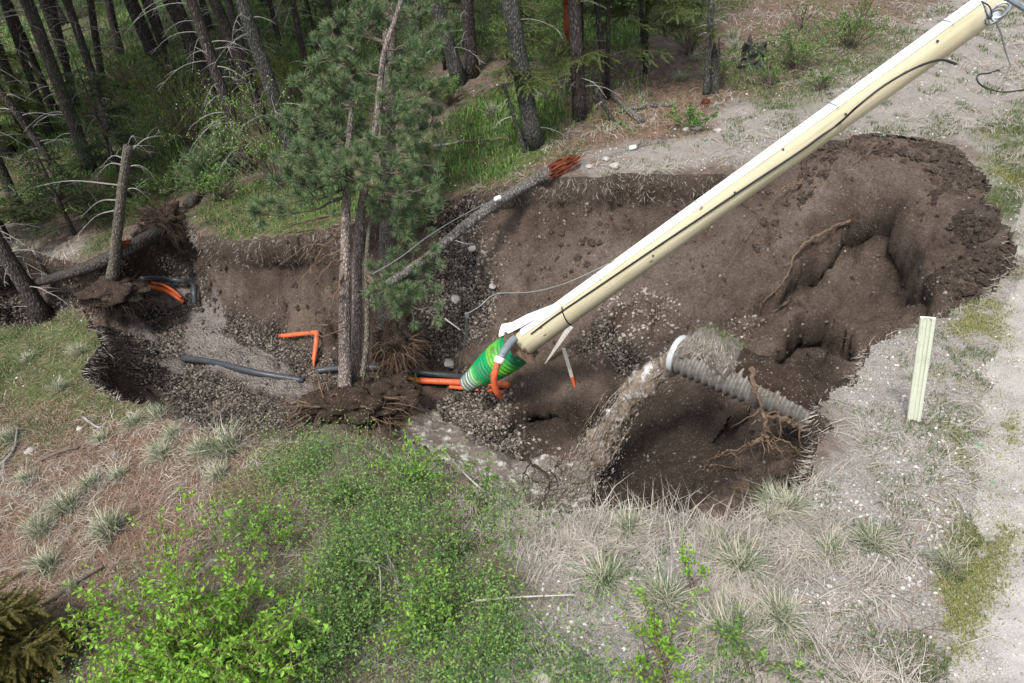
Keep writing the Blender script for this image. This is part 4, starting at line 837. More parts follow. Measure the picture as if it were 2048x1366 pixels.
# thin roots bristling out of the banks all along
k = (TR['cls'] == 1) & (TR['d'] > .02) & (TR['d'] < .55)
P_, n_, i_ = sample(1500, TR['w']*k); m = MB()
for p, n1 in zip(P_, n_):
    L = rng.uniform(.05, .26)*(1 if rng.random() < .85 else 2.0); d = n1*.6+np.array([0, 0, -.6])+rng.normal(size=3)*.4; d /= np.linalg.norm(d); q = [p]
    for s_ in range(5): d = d+rng.normal(size=3)*.25+np.array([0, 0, -.22]); d /= np.linalg.norm(d); q.append(q[-1]+d*L/5)
    m.tube(q, np.linspace(.0035, .001, 6)*rng.uniform(.6, 1.5), k=3, cap=False)
single('root_hairs', m, MT['root'], 'fine roots bristling from the upper banks of the washout', None, None, False, 'stuff')
# sod lip hanging over the rim
k = (TR['cls'] == 1) & (TR['d'] < .09)
P_, n_, i_ = sample(15000, TR['w']*k*(1-.6*(TR['px'] > 1500))); m = MB(); blades(m, P_, .04, .15, .0035, .9, .5, n_+np.array([0, 0, -.7]))
single('sod_fringe', m, MT['straw'], 'dry grass and root mat hanging over the rim', None, None, False, 'stuff')
def clod(e, name, c, r, seed, mat='soil', amp=.35, fr=2.2, nu=60, nv=40):
    m = MB(); V, Q = blob(c, r, seed, nu, nv, amp, fr, None, 5); m.add(V, Q); return child(m, name, MT[mat], e, True)
def rootmess(e, c, r, n, L, rad, mat='root', updown=-.2, name='roots', dp=1):
    m = MB(); c = np.array(c); r = np.array(r)
    for q in range(n):
        d = rng.normal(size=3); d[2] = d[2]*.6+updown; d /= np.linalg.norm(d); rootwalk(m, c+d*r*.8, d, rng.uniform(.4, 1)*L, rad*rng.uniform(.4, 1.2), dp, 8, .25, .35, 5, 0, 2.5)
    return child(m, name, MT[mat], e)
# root clump the pines stand on
tA = T(700, 810, .0); RC = wpt(712, 812, tA-.55)
e = empty('root_clump', RC, 'mass of soil and twisted roots under the leaning pines in mid gully', 'root clump')
clod(e, 'soil_clod', RC+[0, 0, .05], (.62, .45, .30), 11); clod(e, 'soil_clod', RC+[-.62, .2, -.12], (.45, .4, .2), 12); clod(e, 'soil_clod', RC+[.62, .25, -.05], (.4, .35, .3), 13)
rootmess(e, RC, (.6, .45, .3), 70, 1.0, .022, updown=-.35); rootmess(e, RC+[-.5, 0, 0], (.4, .3, .2), 38, 1.1, .02, updown=0); rootmess(e, RC+[.4, 0, 0], (.5, .4, .3), 160, .5, .006, updown=-.5, name='fine_roots')
RC2 = wpt(790, 690, T(780, 700, 0)-.75)
e = empty('root_clump', RC2, 'dark upturned roots behind the two thin pine stems', 'root clump')
clod(e, 'soil_clod', RC2+[0, .2, -.15], (.38, .3, .5), 14); rootmess(e, RC2+[0, 0, .1], (.4, .3, .45), 55, .8, .014, updown=-.2); rootmess(e, RC2, (.4, .35, .55), 260, .4, .005, updown=-.6, name='fine_roots')
RC3 = wpt(225, 585, T(225, 590, 0)-.35)
e = empty('root_clump', RC3, 'dark root clump below the broken snag at the head of the gully', 'root clump')
clod(e, 'soil_clod', RC3, (.6, .4, .25), 15); rootmess(e, RC3, (.6, .4, .25), 60, .7, .013, 'rootd', -.2); rootmess(e, RC3, (.6, .4, .25), 200, .45, .005, 'rootd', -.4, 'fine_roots')
# uprooted root plate with its trunk lying to the left
RP = wpt(330, 450, T(330, 430, 0)-.25)
e = empty('uprooted_tree', RP, 'dark fallen trunk ending in an upturned root plate on the left rim', 'fallen tree')
clod(e, 'root_plate', RP+[0, .1, 0], (.42, .25, .42), 16, amp=.5, fr=3); rootmess(e, RP+[0, 0, .15], (.4, .25, .4), 60, .8, .014, 'rootd', .1); rootmess(e, RP, (.55, .3, .6), 330, .5, .006, 'rootd', -.3, 'fine_roots')
m = MB(); P = spline([RP+[-.1, 0, -.15], wpt(250, 500, T(250, 515, 0)-.5), wpt(160, 540, T(160, 545, .0)-.3), wpt(62, 568, T(62, 575, .15))], 30); m.tube(P, np.linspace(.17, .09, 30), k=14, wob=.05); child(m, 'trunk', MT['bark'], e, True)
m = MB(); P = spline([wpt(262, 480, T(250, 515, 0)-.65), wpt(240, 492, T(250, 515, 0)-.66), wpt(232, 500, T(250, 515, 0)-.66)], 8); m.tube(P, [.02, .05, .07, .06, .05, .05, .03, .01], k=7, wob=.4); child(m, 'torn_bark', MT['heart'], e)
# fallen log with red splintered end
e0 = onT(1162., 322.); 
P = spline([wpt(1100, 346, depth(onT(1100., 352.))-.15), wpt(1060, 366, 12.35), wpt(1000, 402, 12.0), wpt(930, 452, 11.6), wpt(858, 512, 11.2), wpt(770, 572, 10.8)], 50)
e = empty('fallen_log', P[0], 'grey fallen trunk leaning down into the washout with a red splintered butt', 'fallen log')
m = MB(); m.tube(P, np.linspace(.12, .068, 50), k=20, wob=.04); child(m, 'trunk', MT['log'], e, True)
m = MB(); d = (P[0]-P[3]); d /= np.linalg.norm(d)
D = (e0+np.array([0, 0, .12])-P[0]); L = np.linalg.norm(D); D /= L
for q in range(150):
    o_ = rng.normal(size=3)*[.06, .06, .045]; u0 = rng.uniform(-.1, .4); m.tube([P[0]+D*L*u0+o_, P[0]+D*L*(u0+.2)+o_*.95+rng.normal(size=3)*.012, P[0]+D*L*(u0+rng.uniform(.3, .6))+o_*.6], [.006, .018, .003], k=4, wob=.4)
child(m, 'splintered_butt', MT['heart'], e)
for q, (a, b, L) in enumerate(((940, 440, .35), (1040, 378, .3), (900, 475, .5))):
    m = MB(); i = int(np.argmin([abs(project(x)[0]-a) for x in P])); rootwalk(m, P[i], rng.normal(size=3)+[0, 0, .8], L, .012, 1, 7, 0, .3, 4); child(m, 'dead_branch', MT['dead'], e)

# ------------------------------------------------------------------ trees
DEAD = []
def dead_branch_set(seed, n=22, h0=.06, h1=1.0, ln=1.3, up=-.15):
    """thin bare arching branches round a trunk of unit height (mesh in local z 0..1, widths in metres)"""
    m = MB()
    for q in range(n):
        z = rng.uniform(h0, h1); a = rng.uniform(0, 2*math.pi); L = ln*rng.uniform(.3, 1); d = np.array([math.cos(a), math.sin(a), 0]); P = [np.array([0, 0, z])+d*.05]; e_ = .35
        for s_ in range(7):
            e_ -= .16; P.append(P[-1]+(d+np.array([rng.normal()*.1, rng.normal()*.1, e_]))*L/7)
        m.tube(P, np.linspace(.014, .0035, 8)*rng.uniform(.5, 1.15), k=4, cap=False)
        for s_ in range(rng.integers(1, 4)):
            i = rng.integers(2, 7); a2 = a+rng.choice([-1, 1])*rng.uniform(.5, 1.1); l2 = L*rng.uniform(.15, .4); d2 = np.array([math.cos(a2), math.sin(a2), -.3]); m.tube([P[i], P[i]+d2*l2*.5, P[i]+d2*l2+np.array([0, 0, -.12*l2])], [.005, .004, .0015], k=3, cap=False)
    return m
crown_me = []
for s_ in range(3):     # canopy of drooping dark fans above the picture
    m = MB(); n = 650; u = rng.random(n)**.7; zc = u*5.5; R_ = 1.9*(1-u)**.7+.15; a = rng.uniform(0, 2*np.pi, n); rr = R_*np.sqrt(rng.uniform(.08, 1, n))
    P = np.stack([np.cos(a)*rr, np.sin(a)*rr, zc-.25*rr], -1); tv = np.array([(-.5, 0, 0), (.5, 0, 0), (.35, 1, -.15), (-.35, 1, -.15)]); Mx = rotz(a-np.pi/2+rng.normal(0, .5, n))@rotx(rng.normal(-.3, .35, n))*rng.uniform(.12, .34, n)[:, None, None]
    m.inst(tv, np.array([(0, 1, 2, 3)]), None, P, Mx); o = m.build('crown', MT['crown']); crown_me.append(o.data); bpy.data.objects.remove(o)
def link(me, name, parent, loc=(0, 0, 0), sc=(1, 1, 1), rz=0):
    o = bpy.data.objects.new(name, me); C.objects.link(o); o.parent = parent; o.location = loc; o.scale = sc; o.rotation_euler = (0, 0, rz); return o
def tree(base, top, rpx, label, bark='bark', h=11.0, branches=22, ln=1.3, crown=True, group='trees of the forest behind the washout', lean=0.0, name='pine_tree', taper=.45, depth_off=0, base_on=True, flare=.35, cut=False, sc=1.0, crown_at=6.0):
    B = onT(float(base[0]), float(base[1])) if base_on is True else base_on
    t = depth(B); r = rpx*t/FPX
    d = ray(float(top[0]), float(top[1])); tt = (B[1]+lean-CO[1])/d[1]; Tp = CO+d*tt; ax = Tp-B; La = np.linalg.norm(ax); ax /= La
    if cut: h = La
    e = empty(name, B, label, 'tree', group); bend = rng.normal(size=3)*.12*(h/11)
    zz = np.linspace(0, 1, 26); P = B+ax*(zz[:, None]*h)+bend*(np.sin(zz*math.pi)*.6)[:, None]-ax*.12*(zz[:, None] == 0)
    rr = r*(1-taper*zz*h/11)*(1+flare*np.exp(-zz*h/.25)); m = MB(); m.tube(P, rr, k=16, wob=.05); child(m, 'trunk', MT[bark], e, True)
    if branches:
        m = dead_branch_set(1, max(2, int(branches*h/9)), .03, min(1, 7/h), ln); V = np.concatenate(m.V)
        # bring unit-height branches onto the trunk
        zi = np.zeros(len(V)); o0 = 0
        mm = MB(); mm.Q, mm.T, mm.mq, mm.mt = m.Q, m.T, m.mq, m.mt
        V2 = []; 
        for blk in m.V:
            z0 = blk[:4, 2].mean() if len(blk) > 12 else None
            if len(blk) >= 28: zb = z0
            fr = zb; base_p = B+ax*(fr*h)+bend*math.sin(fr*math.pi)*.6; V2.append(base_p+(blk-np.array([0, 0, zb]))*sc)
        if len(m.V) > 60: mm.V = V2; child(mm, 'dead_branches', MT['dead'], e)
        else:       # few enough to be parts of their own, each with its twigs
            off = np.cumsum([0]+[len(b) for b in m.V]); starts = [q for q, b in enumerate(m.V) if len(b) >= 28]+[len(m.V)]
            for a_, b_ in zip(starts[:-1], starts[1:]):
                lo, hi = off[a_], off[b_]; m1 = MB(); m1.V = V2[a_:b_]; m1.Q = [q-lo for q in m.Q if lo <= q.min() < hi]; m1.mq = [np.zeros(len(q)) for q in m1.Q]; child(m1, 'dead_branch', MT['dead'], e)
    if crown: link(crown_me[rng.integers(0, 3)], 'crown', e, tuple((ax*crown_at)), (1, 1, rng.uniform(.9, 1.2)), rng.uniform(0, 6))
    return e, P, B, ax
FT = [((182,342),(50,0),12,'dark leaning trunk left of the tall yellow green bush, bare lower branches'), ((222,262),(128,0),8,'thin dark trunk just right of the leftmost long leaning trunk'),
      ((332,160),(268,0),9,'dark trunk behind the pale flowering bush at upper left'), ((425,190),(348,0),13,'thick trunk standing behind the yellow green bush'), ((500,345),(372,0),11,'long dark trunk rising through the white flowering shrub'),
      ((480,182),(434,0),8,'slim dark trunk right behind the long trunk by the flowering shrub'), ((508,182),(462,0),7,'slim trunk next to the thick lichen spotted one'), ((597,340),(481,0),14,'thick lichen spotted trunk with arching dead branches left of the big pine'),
      ((620,175),(578,0),6,'thin stem in the green glade left of the big pine'), ((690,120),(655,0),5,'thin dark sapling stem above the big pine crown'), ((730,78),(704,0),13,'dark trunk at the top edge above the big pine, left one of a pair'),
      ((768,100),(736,0),9,'dark trunk at the top edge above the big pine, right one of a pair'), ((920,166),(866,0),14,'dark trunk leaning right behind the big pine'), ((945,152),(935,0),12,'upright dark trunk right of the leaning one behind the big pine'),
      ((1068,290),(1020,0),17,'grey fissured trunk standing in the bright grass at the rim'), ((1160,235),(1152,0),13,'dark trunk beside the red peeling one on the needle covered slope'), ((92,640),(-15,470),15,'dark leaning trunk at the left edge beside the gully'),
      ((40,425),(-40,250),10,'dark trunk at the left edge above the stony stream bed'), ((122,350),(45,235),7,'short leaning dark trunk in the left undergrowth'), ((100,270),(18,40),7,'dark slender trunk at the far left'),
      ((152,215),(96,0),7,'slender dark trunk second in the upper left row'), ((302,112),(256,0),7,'slender trunk in the upper left row before the thick ones'), ((332,92),(302,0),6,'thin background trunk near the top left middle'),
      ((205,170),(178,0),7,'background trunk between two leaning ones at top left'), ((62,150),(20,0),6,'dark background trunk in the top left corner'), ((380,110),(346,0),6,'background trunk left of the thick one at the top'), ((565,110),(540,0),5,'thin trunk in the green glade at the top'),
      ((845,120),(832,0),5,'thin stem behind the leaning trunk above the pine'), ((1290,120),(1284,0),5,'thin dark stem inside the dense fir'), ((15,560),(-60,420),9,'leaning trunk cut by the left edge near the stream bed'),
      ((240,110),(216,0),8,'dark trunk at the top left between thinner ones'), ((420,60),(405,0),7,'far trunk at the top edge behind the thick ones'), ((60,260),(-8,90),9,'dark trunk leaning out of the left edge')]
for b, t_, r_, lb in FT:
    dist_ = (b[0] < 640)
    tree(b, t_, r_, lb, 'lich' if r_ in (14, 17) else 'bark', h=10.5, branches=34 if dist_ else 12, ln=1.45 if dist_ else 1.0)
# more trunks deep in the dark wood, beyond the ones told apart
k = (TR['cls'] == 0) & (TR['c'][:, 1] > 17) & (TR['px'] < 640) & (TR['px'] > -700) & (TR['c'][:, 1] < 34) & (TR['c'][:, 0] < -2)
P_, n_, i_ = sample(20, TR['area']*k)
for p in P_:
    B = p; px, py, t = project(B)
    tree((0, 0), (float(px)-40-30*rng.random(), float(py)-120), float(rng.uniform(.09, .16)*FPX/t), 'dark trunk far back in the shaded wood at upper left', 'bark', branches=16, ln=1.2, base_on=B, crown_at=5.0)
# red broken trunk, thin leaning poles, snag and stump
e, P, B, ax = tree((1152,215),(1140,0), 6, 'trunk with red peeling bark beside a dark one on the slope', 'bark', branches=6, crown=False)
m = MB(); 
for q in range(30):
    z = rng.uniform(1.2, 2.6); a = rng.uniform(0, 6.28); o_ = np.array([math.cos(a), math.sin(a), 0])*.10; m.tube([B+ax*z+o_, B+ax*(z+.3)+o_*1.25, B+ax*(z+.65)+o_], [.01, .035, .006], k=5, wob=.3)
child(m, 'peeling_bark', MT['heart'], e)
tree((1226,245),(1190,178), 4, 'short charred pole leaning on the litter slope', 'lich', branches=3, crown=False, cut=True, ln=.4, name='snag')
tree((1050,305),(1008,170), 3.5, 'thin dead sapling in front of the grey fissured trunk', 'lich', branches=14, crown=False, cut=True, ln=.5, name='dead_sapling')
tree((1215,195),(1200,40), 6, 'dark stem holding the green fir boughs', 'bark', branches=6, crown=False, ln=.6, h=6)
tree((1412,190),(1424,0), 6, 'thin lichen spotted dead snag beside the broken stump', 'lich', branches=12, crown=False, ln=.4, name='snag', h=5)
e, P, B, ax = tree((226,548),(256,292), 10, 'broken grey trunk with drooping dead branches standing on the root clump', 'bark3', branches=0, crown=False, cut=True, name='snag', taper=.8, base_on=wpt(226, 550, depth(RC3)))
for px0, py0, px1, py1 in ((250,315,330,265),(238,370,30,378),(232,420,150,470),(236,400,160,430),(238,385,300,392),(250,318,200,330),(250,305,300,300),(243,340,310,345),(246,330,190,350),(252,300,275,270)):
    m = MB(); t0 = depth(B)+.2*rng.normal(); Q_ = spline([wpt(px0, py0, depth(B)), wpt((px0+px1)/2, (py0+py1)/2-12, t0), wpt(px1, py1+6, t0+.2)], 12); m.tube(Q_, np.linspace(.016, .003, 12), k=5)
    for q in (4, 6, 8, 10): rootwalk(m, Q_[q], Q_[q]-Q_[q-2]+rng.normal(size=3)*.1, .35, .004, 0, 5, .3, .3, 3)
    child(m, 'dead_branch', MT['dead'], e)
def stump(base, w, h_, label, mat='lich', cat='stump'):
    B = onT(float(base[0]), float(base[1])); t = depth(B); r = w*t/FPX; e = empty('tree_stump', B, label, cat); m = MB(); n = 18
    a = np.linspace(0, 2*np.pi, n, endpoint=False); rows = []
    for i, z in enumerate(np.linspace(-.1, 1, 8)):
        rr = r*(1.35-.35*min(1, z*2+.1))*(1+.08*rng.normal(size=n)); hz = h_*t/FPX/.8*z*(1+(.22*rng.normal(size=n) if i == 7 else 0)); rows.append(np.stack([np.cos(a)*rr, np.sin(a)*rr, hz+0*a], -1)+B)
    V = np.concatenate(rows+[np.array([B+[0, 0, h_*t/FPX/.8*.75]])]); i = np.arange(7)[:, None]*n; j = np.arange(n)[None]; m.add(V, np.stack([i+j, i+(j+1) % n, i+n+(j+1) % n, i+n+j], -1).reshape(-1, 4), [(7*n+q, 7*n+(q+1) % n, 8*n) for q in range(n)])
    child(m, 'stump_wood', MT[mat], e); return e, B
stump((1424,185), 9, 62, 'upright broken grey stump beside the thin snag'); stump((1505,135), 22, 34, 'low charred stump with lichen above the green bushes', 'charred')
e, B = stump((1410,212), 8, 10, 'low rotten red stump at the foot of the snag', 'rootred')
def stick(pxs, r, mat, label, name='fallen_branch', cat='branch', lift=.05, br=3, group=None, wob=.06):
    m = MB(); P = lay(pxs, lift, 16); m.tube(P, np.linspace(r, r*.5, 16), k=8, wob=wob)
    for q in range(br): i = rng.integers(3, 15); rootwalk(m, P[i], rng.normal(size=3)+[0, 0, .7], r*9, r*.3, 0, 5, 0, .3, 4)
    return single(name, m, mat, label, cat, group)
stick([(1284,250),(1250,222),(1222,195)], .075, MT['log'], 'dark short log lying beside the charred pole on the litter slope', 'fallen_log', 'log', .07, 0)
stick([(1345,214),(1290,218),(1235,228)], .07, MT['log'], 'dark log lying crosswise behind the short one on the litter slope', 'fallen_log', 'log', .05, 0)
stick([(870,296),(905,292),(930,283)], .03, MT['dead'], 'pale dead branch on the bright grass left of the fissured trunk'); stick([(925,288),(970,285),(1010,280)], .03, MT['branch'], 'brown dead branch on the bright grass under the fissured trunk')
stick([(870,162),(920,152),(945,148)], .03, MT['dead'], 'dead branch leaning between the two dark trunks')
stick([(290,365),(340,355),(372,345)], .02, MT['dead'], 'pale dead stick on the green bank by the uprooted spruce'); stick([(285,160),(330,145),(395,130)], .04, MT['dead'], 'pale fallen stem lying across the glade at upper left', br=0)
stick([(620,93),(650,96),(690,97)], .04, MT['dead'], 'pale fallen stem in the glade above the big pine', br=0)
stick([(90,1215),(140,1180),(210,1138)], .028, MT['branch'], 'thick brown stick on the needle slope above the bright shrub', br=1); stick([(85,925),(125,908),(160,900)], .03, MT['branch'], 'short dark stick on the needle slope below the left grass bank', br=1)
stick([(0,940),(30,905),(38,860)], .022, MT['dead'], 'curved grey branch at the left edge of the slope'); stick([(-10,1190),(30,1160),(60,1140)], .02, MT['branch'], 'thin brown stick on the needle slope at the left edge', br=0)
stick([(955,1222),(1040,1216),(1150,1212)], .010, MT['straw'], 'long straight pale stalk lying across the bare patch', 'dry_stalk', 'stalk', .14, 0); stick([(1737,1146),(1748,1130),(1757,1112)], .009, MT['straw'], 'short pale stick on the gravel shoulder', br=0, lift=.02)
stick([(730,1140),(765,1160),(770,1235)], .010, MT['straw'], 'bent pale dead stem among the snowberry', 'dry_stalk', 'stalk', .2, 0); stick([(1910,1295),(1945,1283),(1985,1270)], .005, MT['straw'], 'thin pale straw lying on the road edge', 'dry_stalk', 'stalk', .01, 0, wob=0)
stick([(885,905),(930,960),(985,1010)], .012, MT['straw'], 'straight dry stem lying over the rim by the stream', 'dry_stalk', 'stalk', .1, 0); stick([(455,860),(500,830),(545,835)], .035, MT['rootd'], 'dark wet branch in the gravel left of the root clump', br=4)
stick([(170,840),(190,855),(205,862)], .02, MT['dead'], 'small dead stick on the left grass bank', br=0)
# fallen young spruce on the left bank
P = spline([onT(378., 418.)+[0, 0, .08], onT(420., 365.)+[0, 0, .15], onT(470., 320.)+[0, 0, .3]], 14)
e = empty('fallen_spruce', P[0], 'small fallen spruce with blue green boughs lying on the left bank', 'fallen tree'); m = MB(); m.tube(P, np.linspace(.12, .05, 14), k=10); child(m, 'trunk', MT['bark3'], e, True)
# ------------------------------------------------------------------ conifer foliage
def needles_template(n, L, w_, cone, seed=0):
    r = np.random.default_rng(seed); V = []; Tt = []
    for q in range(n):
        z0 = r.uniform(-.35, .5)*L; a = r.uniform(0, 6.283); th = r.uniform(.25, cone); d = np.array([math.sin(th)*math.cos(a), math.sin(th)*math.sin(a), math.cos(th)]); s_ = np.cross(d, r.normal(size=3)); s_ /= np.linalg.norm(s_); l = L*r.uniform(.75, 1.1)
        b = np.array([0, 0, z0]); mid = b+d*l*.55; tip = b+d*l+np.array([0, 0, -.08*l]); k_ = len(V); V += [b-s_*w_*.5, b+s_*w_*.5, mid+s_*w_*.5, mid-s_*w_*.5, tip]; Tt.append((k_, k_+1, k_+2, k_+3))
    V = np.array(V); Qd = np.array(Tt); Tr = np.array([(q[3], q[2], q[2]+2) for q in Tt]); return V, Qd, Tr
PUFF = [needles_template(170, .155, .0055, 1.5, s_) for s_ in range(3)]
def limbs(e, specs, nm='branch', bark='branch', puff_s=1.0, mat='needle', npf=9, spread=.22):
    m = MB(); mn = MB()
    for (a, ta, b, tb, n) in specs:
        A = wpt(*a, ta); B_ = wpt(*b, tb); mid = (A+B_)/2+np.array([0, 0, -.08])*np.linalg.norm(B_-A); P = spline([A, mid, B_], 10); P[1:-1] += rng.normal(size=(8, 3))*.015; m.tube(P, np.linspace(.024, .007, 10), k=6, cap=False)
        for q in range(n):
            u = rng.uniform(.45, 1) if q else 1; p0 = P[int(u*9)]; d = (B_-A)/np.linalg.norm(B_-A)+rng.normal(size=3)*.9+np.array([0, 0, .35]); d /= np.linalg.norm(d); l = spread*rng.uniform(.5, 1.5); p1 = p0+d*l+np.array([0, 0, .03]); m.tube([p0, (p0+p1)/2+rng.normal(size=3)*.01, p1], [.007, .006, .005], k=4, cap=False)
            tv, tq, tt = PUFF[rng.integers(0, 3)]; Mx = align((p1-p0)+np.array([0, 0, .04]))*puff_s*rng.uniform(.8, 1.15); mn.inst(tv, tq, tt, [p1], Mx)
    child(m, nm+'es' if nm.endswith('ch') else nm, MT[bark], e); child(mn, 'needles', MT[mat], e)
def stem(e, pxs, ts, r0, r1, bark, k=16):
    P = spline([wpt(a, b, t) for (a, b), t in zip(pxs, ts)], 44); m = MB(); m.tube(P, np.linspace(r0, r1, 44), k=k, wob=.05); child(m, 'trunk', MT[bark], e, True); return P
tp = depth(RC)
# red barked pine
e = empty('pine_tree', wpt(690, 762, tp), 'straight pine with reddish scaly bark and bare lower branches on the root clump', 'tree', 'pines standing in the washout'); pineA = e
stem(e, [(690,775),(690,740),(689,600),(691,480),(693,380),(697,300),(702,230),(706,180)], [tp, tp, tp-.25, tp-.4, tp-.5, tp-.6, tp-.7, tp-.8], .125, .025, 'bark2', 20)
tA_ = tp-.4
def rl(trunk, targets, ta, dt=.7, n=8):
    return [(s_, ta, t_, ta+rng.uniform(-dt, dt), n) for s_, t_ in zip(trunk, targets)]
LA = [((694,400),(600,370)),((695,370),(560,410)),((696,350),(620,300)),((698,330),(640,330)),((700,300),(585,300)),((702,280),(640,240)),((703,250),(600,250)),((705,220),(650,200)),((706,190),(640,160)),((707,170),(700,150)),((705,260),(680,300)),((708,140),(650,110)),((700,290),(750,310)),((702,240),(690,260)),
      ((695,360),(660,390)),((694,390),(520,430)),((708,100),(660,60)),((709,60),(760,40)),((708,30),(730,10)),((704,210),(620,200)),((700,310),(615,345)),((699,330),(690,350))]
LA += [((700,290),(625,215)),((702,240),(645,280)),((700,300),(660,330)),((704,210),(690,120)),((699,300),(600,330)),((701,260),(580,260)),((697,340),(700,350)),((700,280),(730,350)),((705,190),(730,190)),((696,360),(570,370))]
limbs(pineA, [(a, tA_, b, tA_+rng.uniform(-1.0, .4), 9) for a, b in LA])
m = MB()
for a, b, c in (((688,468),(600,462),(550,480)),((688,470),(640,500),(615,560)),((687,500),(640,520),(590,570)),((687,520),(655,530),(610,600)),((687,560),(650,580),(620,640)),((686,590),(640,600),(600,585)),((686,640),(640,650),(585,645)),((686,660),(650,672),(610,672)),((687,545),(668,600),(655,640)),((687,500),(620,490),(560,530)),((686,430),(620,440),(560,460)),((688,480),(650,470),(600,520))):
    P = spline([wpt(*a, tA_), wpt(*b, tA_-.2), wpt(*c, tA_-.3+rng.uniform(-.2, .2))], 12); P[1:] += rng.normal(size=(11, 3))*.012; m.tube(P, np.linspace(.018, .004, 12), k=5, cap=False)
    for q in range(3, 12, 2): rootwalk(m, P[q], (P[q]-P[q-1])+rng.normal(size=3)*.06+[0, 0, -.03], rng.uniform(.15, .5), .005, 1, 6, .35, .35, 3)
child(m, 'dead_branches', MT['root'], pineA)
# second, bent stem with its crown going up to the right
e = empty('pine_tree', wpt(722, 600, tp), 'bent dark pine stem just behind the red barked pine, its top curving over the canopy', 'tree', 'pines standing in the washout'); pineB = e
stem(e, [(712,760),(714,600),(716,480),(726,400),(735,330),(752,250),(760,170),(770,100),(790,40),(812,-30)], [tp+.3, tp+.2, tp, tp-.1, tp-.3, tp-.6, tp-.8, tp-1, tp-1.1, tp-1.2], .09, .03, 'bark2')
tB = tp-.5
LB = [((735,330),(800,330)),((740,300),(820,300)),((745,280),(800,260)),((752,250),(820,220)),((755,220),(700,200)),((758,190),(820,170)),((762,150),(700,120)),((765,130),(830,110)),((770,100),(850,70)),((775,85),(720,60)),((785,55),(830,20)),((790,40),(760,10)),((728,390),(790,400)),((730,370),(840,380)),((735,340),(850,330)),((757,200),(780,220)),((765,120),(790,140))]
limbs(pineB, [(a, tB, b, tB+rng.uniform(-.6, .6), 8) for a, b in LB])
e = empty('pine_tree', wpt(728, 745, tp-.1), 'thin curved pine stem right of the red barked one with low green boughs', 'tree', 'pines standing in the washout'); pineC = e
stem(e, [(725,755),(733,690),(734,620),(733,540),(737,470),(747,430),(765,400),(775,380)], [tp-.15]*8, .05, .022, 'bark3', 12)
limbs(pineC, [((747,430), tp-.15, (800,420), tp-.3, 9), ((765,400), tp-.15, (840,440), tp-.4, 10), ((733,560), tp-.15, (800,540), tp-.5, 9), ((733,550), tp-.15, (820,590), tp-.6, 12), ((735,550), tp-.2, (790,600), tp-.7, 12), ((734,545), tp-.2, (860,560), tp-.5, 9), ((775,380), tp-.15, (860,400), tp-.2, 9), ((765,400), tp-.2, (810,460), tp-.4, 9), ((734,545), tp-.2, (840,520), tp-.5, 7), ((735,560), tp-.2, (850,620), tp-.6, 6), ((750,430), tp-.2, (880,430), tp-.3, 7)])
e = empty('pine_tree', wpt(772, 650, tp+1.1), 'thick grey pine trunk standing behind the thin stems at the bank', 'tree', 'pines standing in the washout'); pineD = e
stem(e, [(772,680),(773,560),(775,440),(776,300),(778,150),(780,-60)], [tp+1.0]*6, .16, .12, 'bark3', 18)
limbs(pineD, [((776,320), tp+1, (860,300), tp+.9, 9), ((776,260), tp+1, (870,250), tp+1.2, 9), ((777,200), tp+1, (880,170), tp+1, 9), ((777,150), tp+1, (860,110), tp+.9, 9), ((778,100), tp+1, (880,60), tp+1.2, 9), ((778,60), tp+1, (850,20), tp+1, 9), ((776,380), tp+1, (850,360), tp+.9, 8), ((777,180), tp+1, (720,160), tp+1.4, 8), ((778,90), tp+1, (720,40), tp+1.4, 8), ((776,300), tp+1, (730,280), tp+1.3, 8), ((777,230), tp+1, (830,240), tp+.8, 9)])
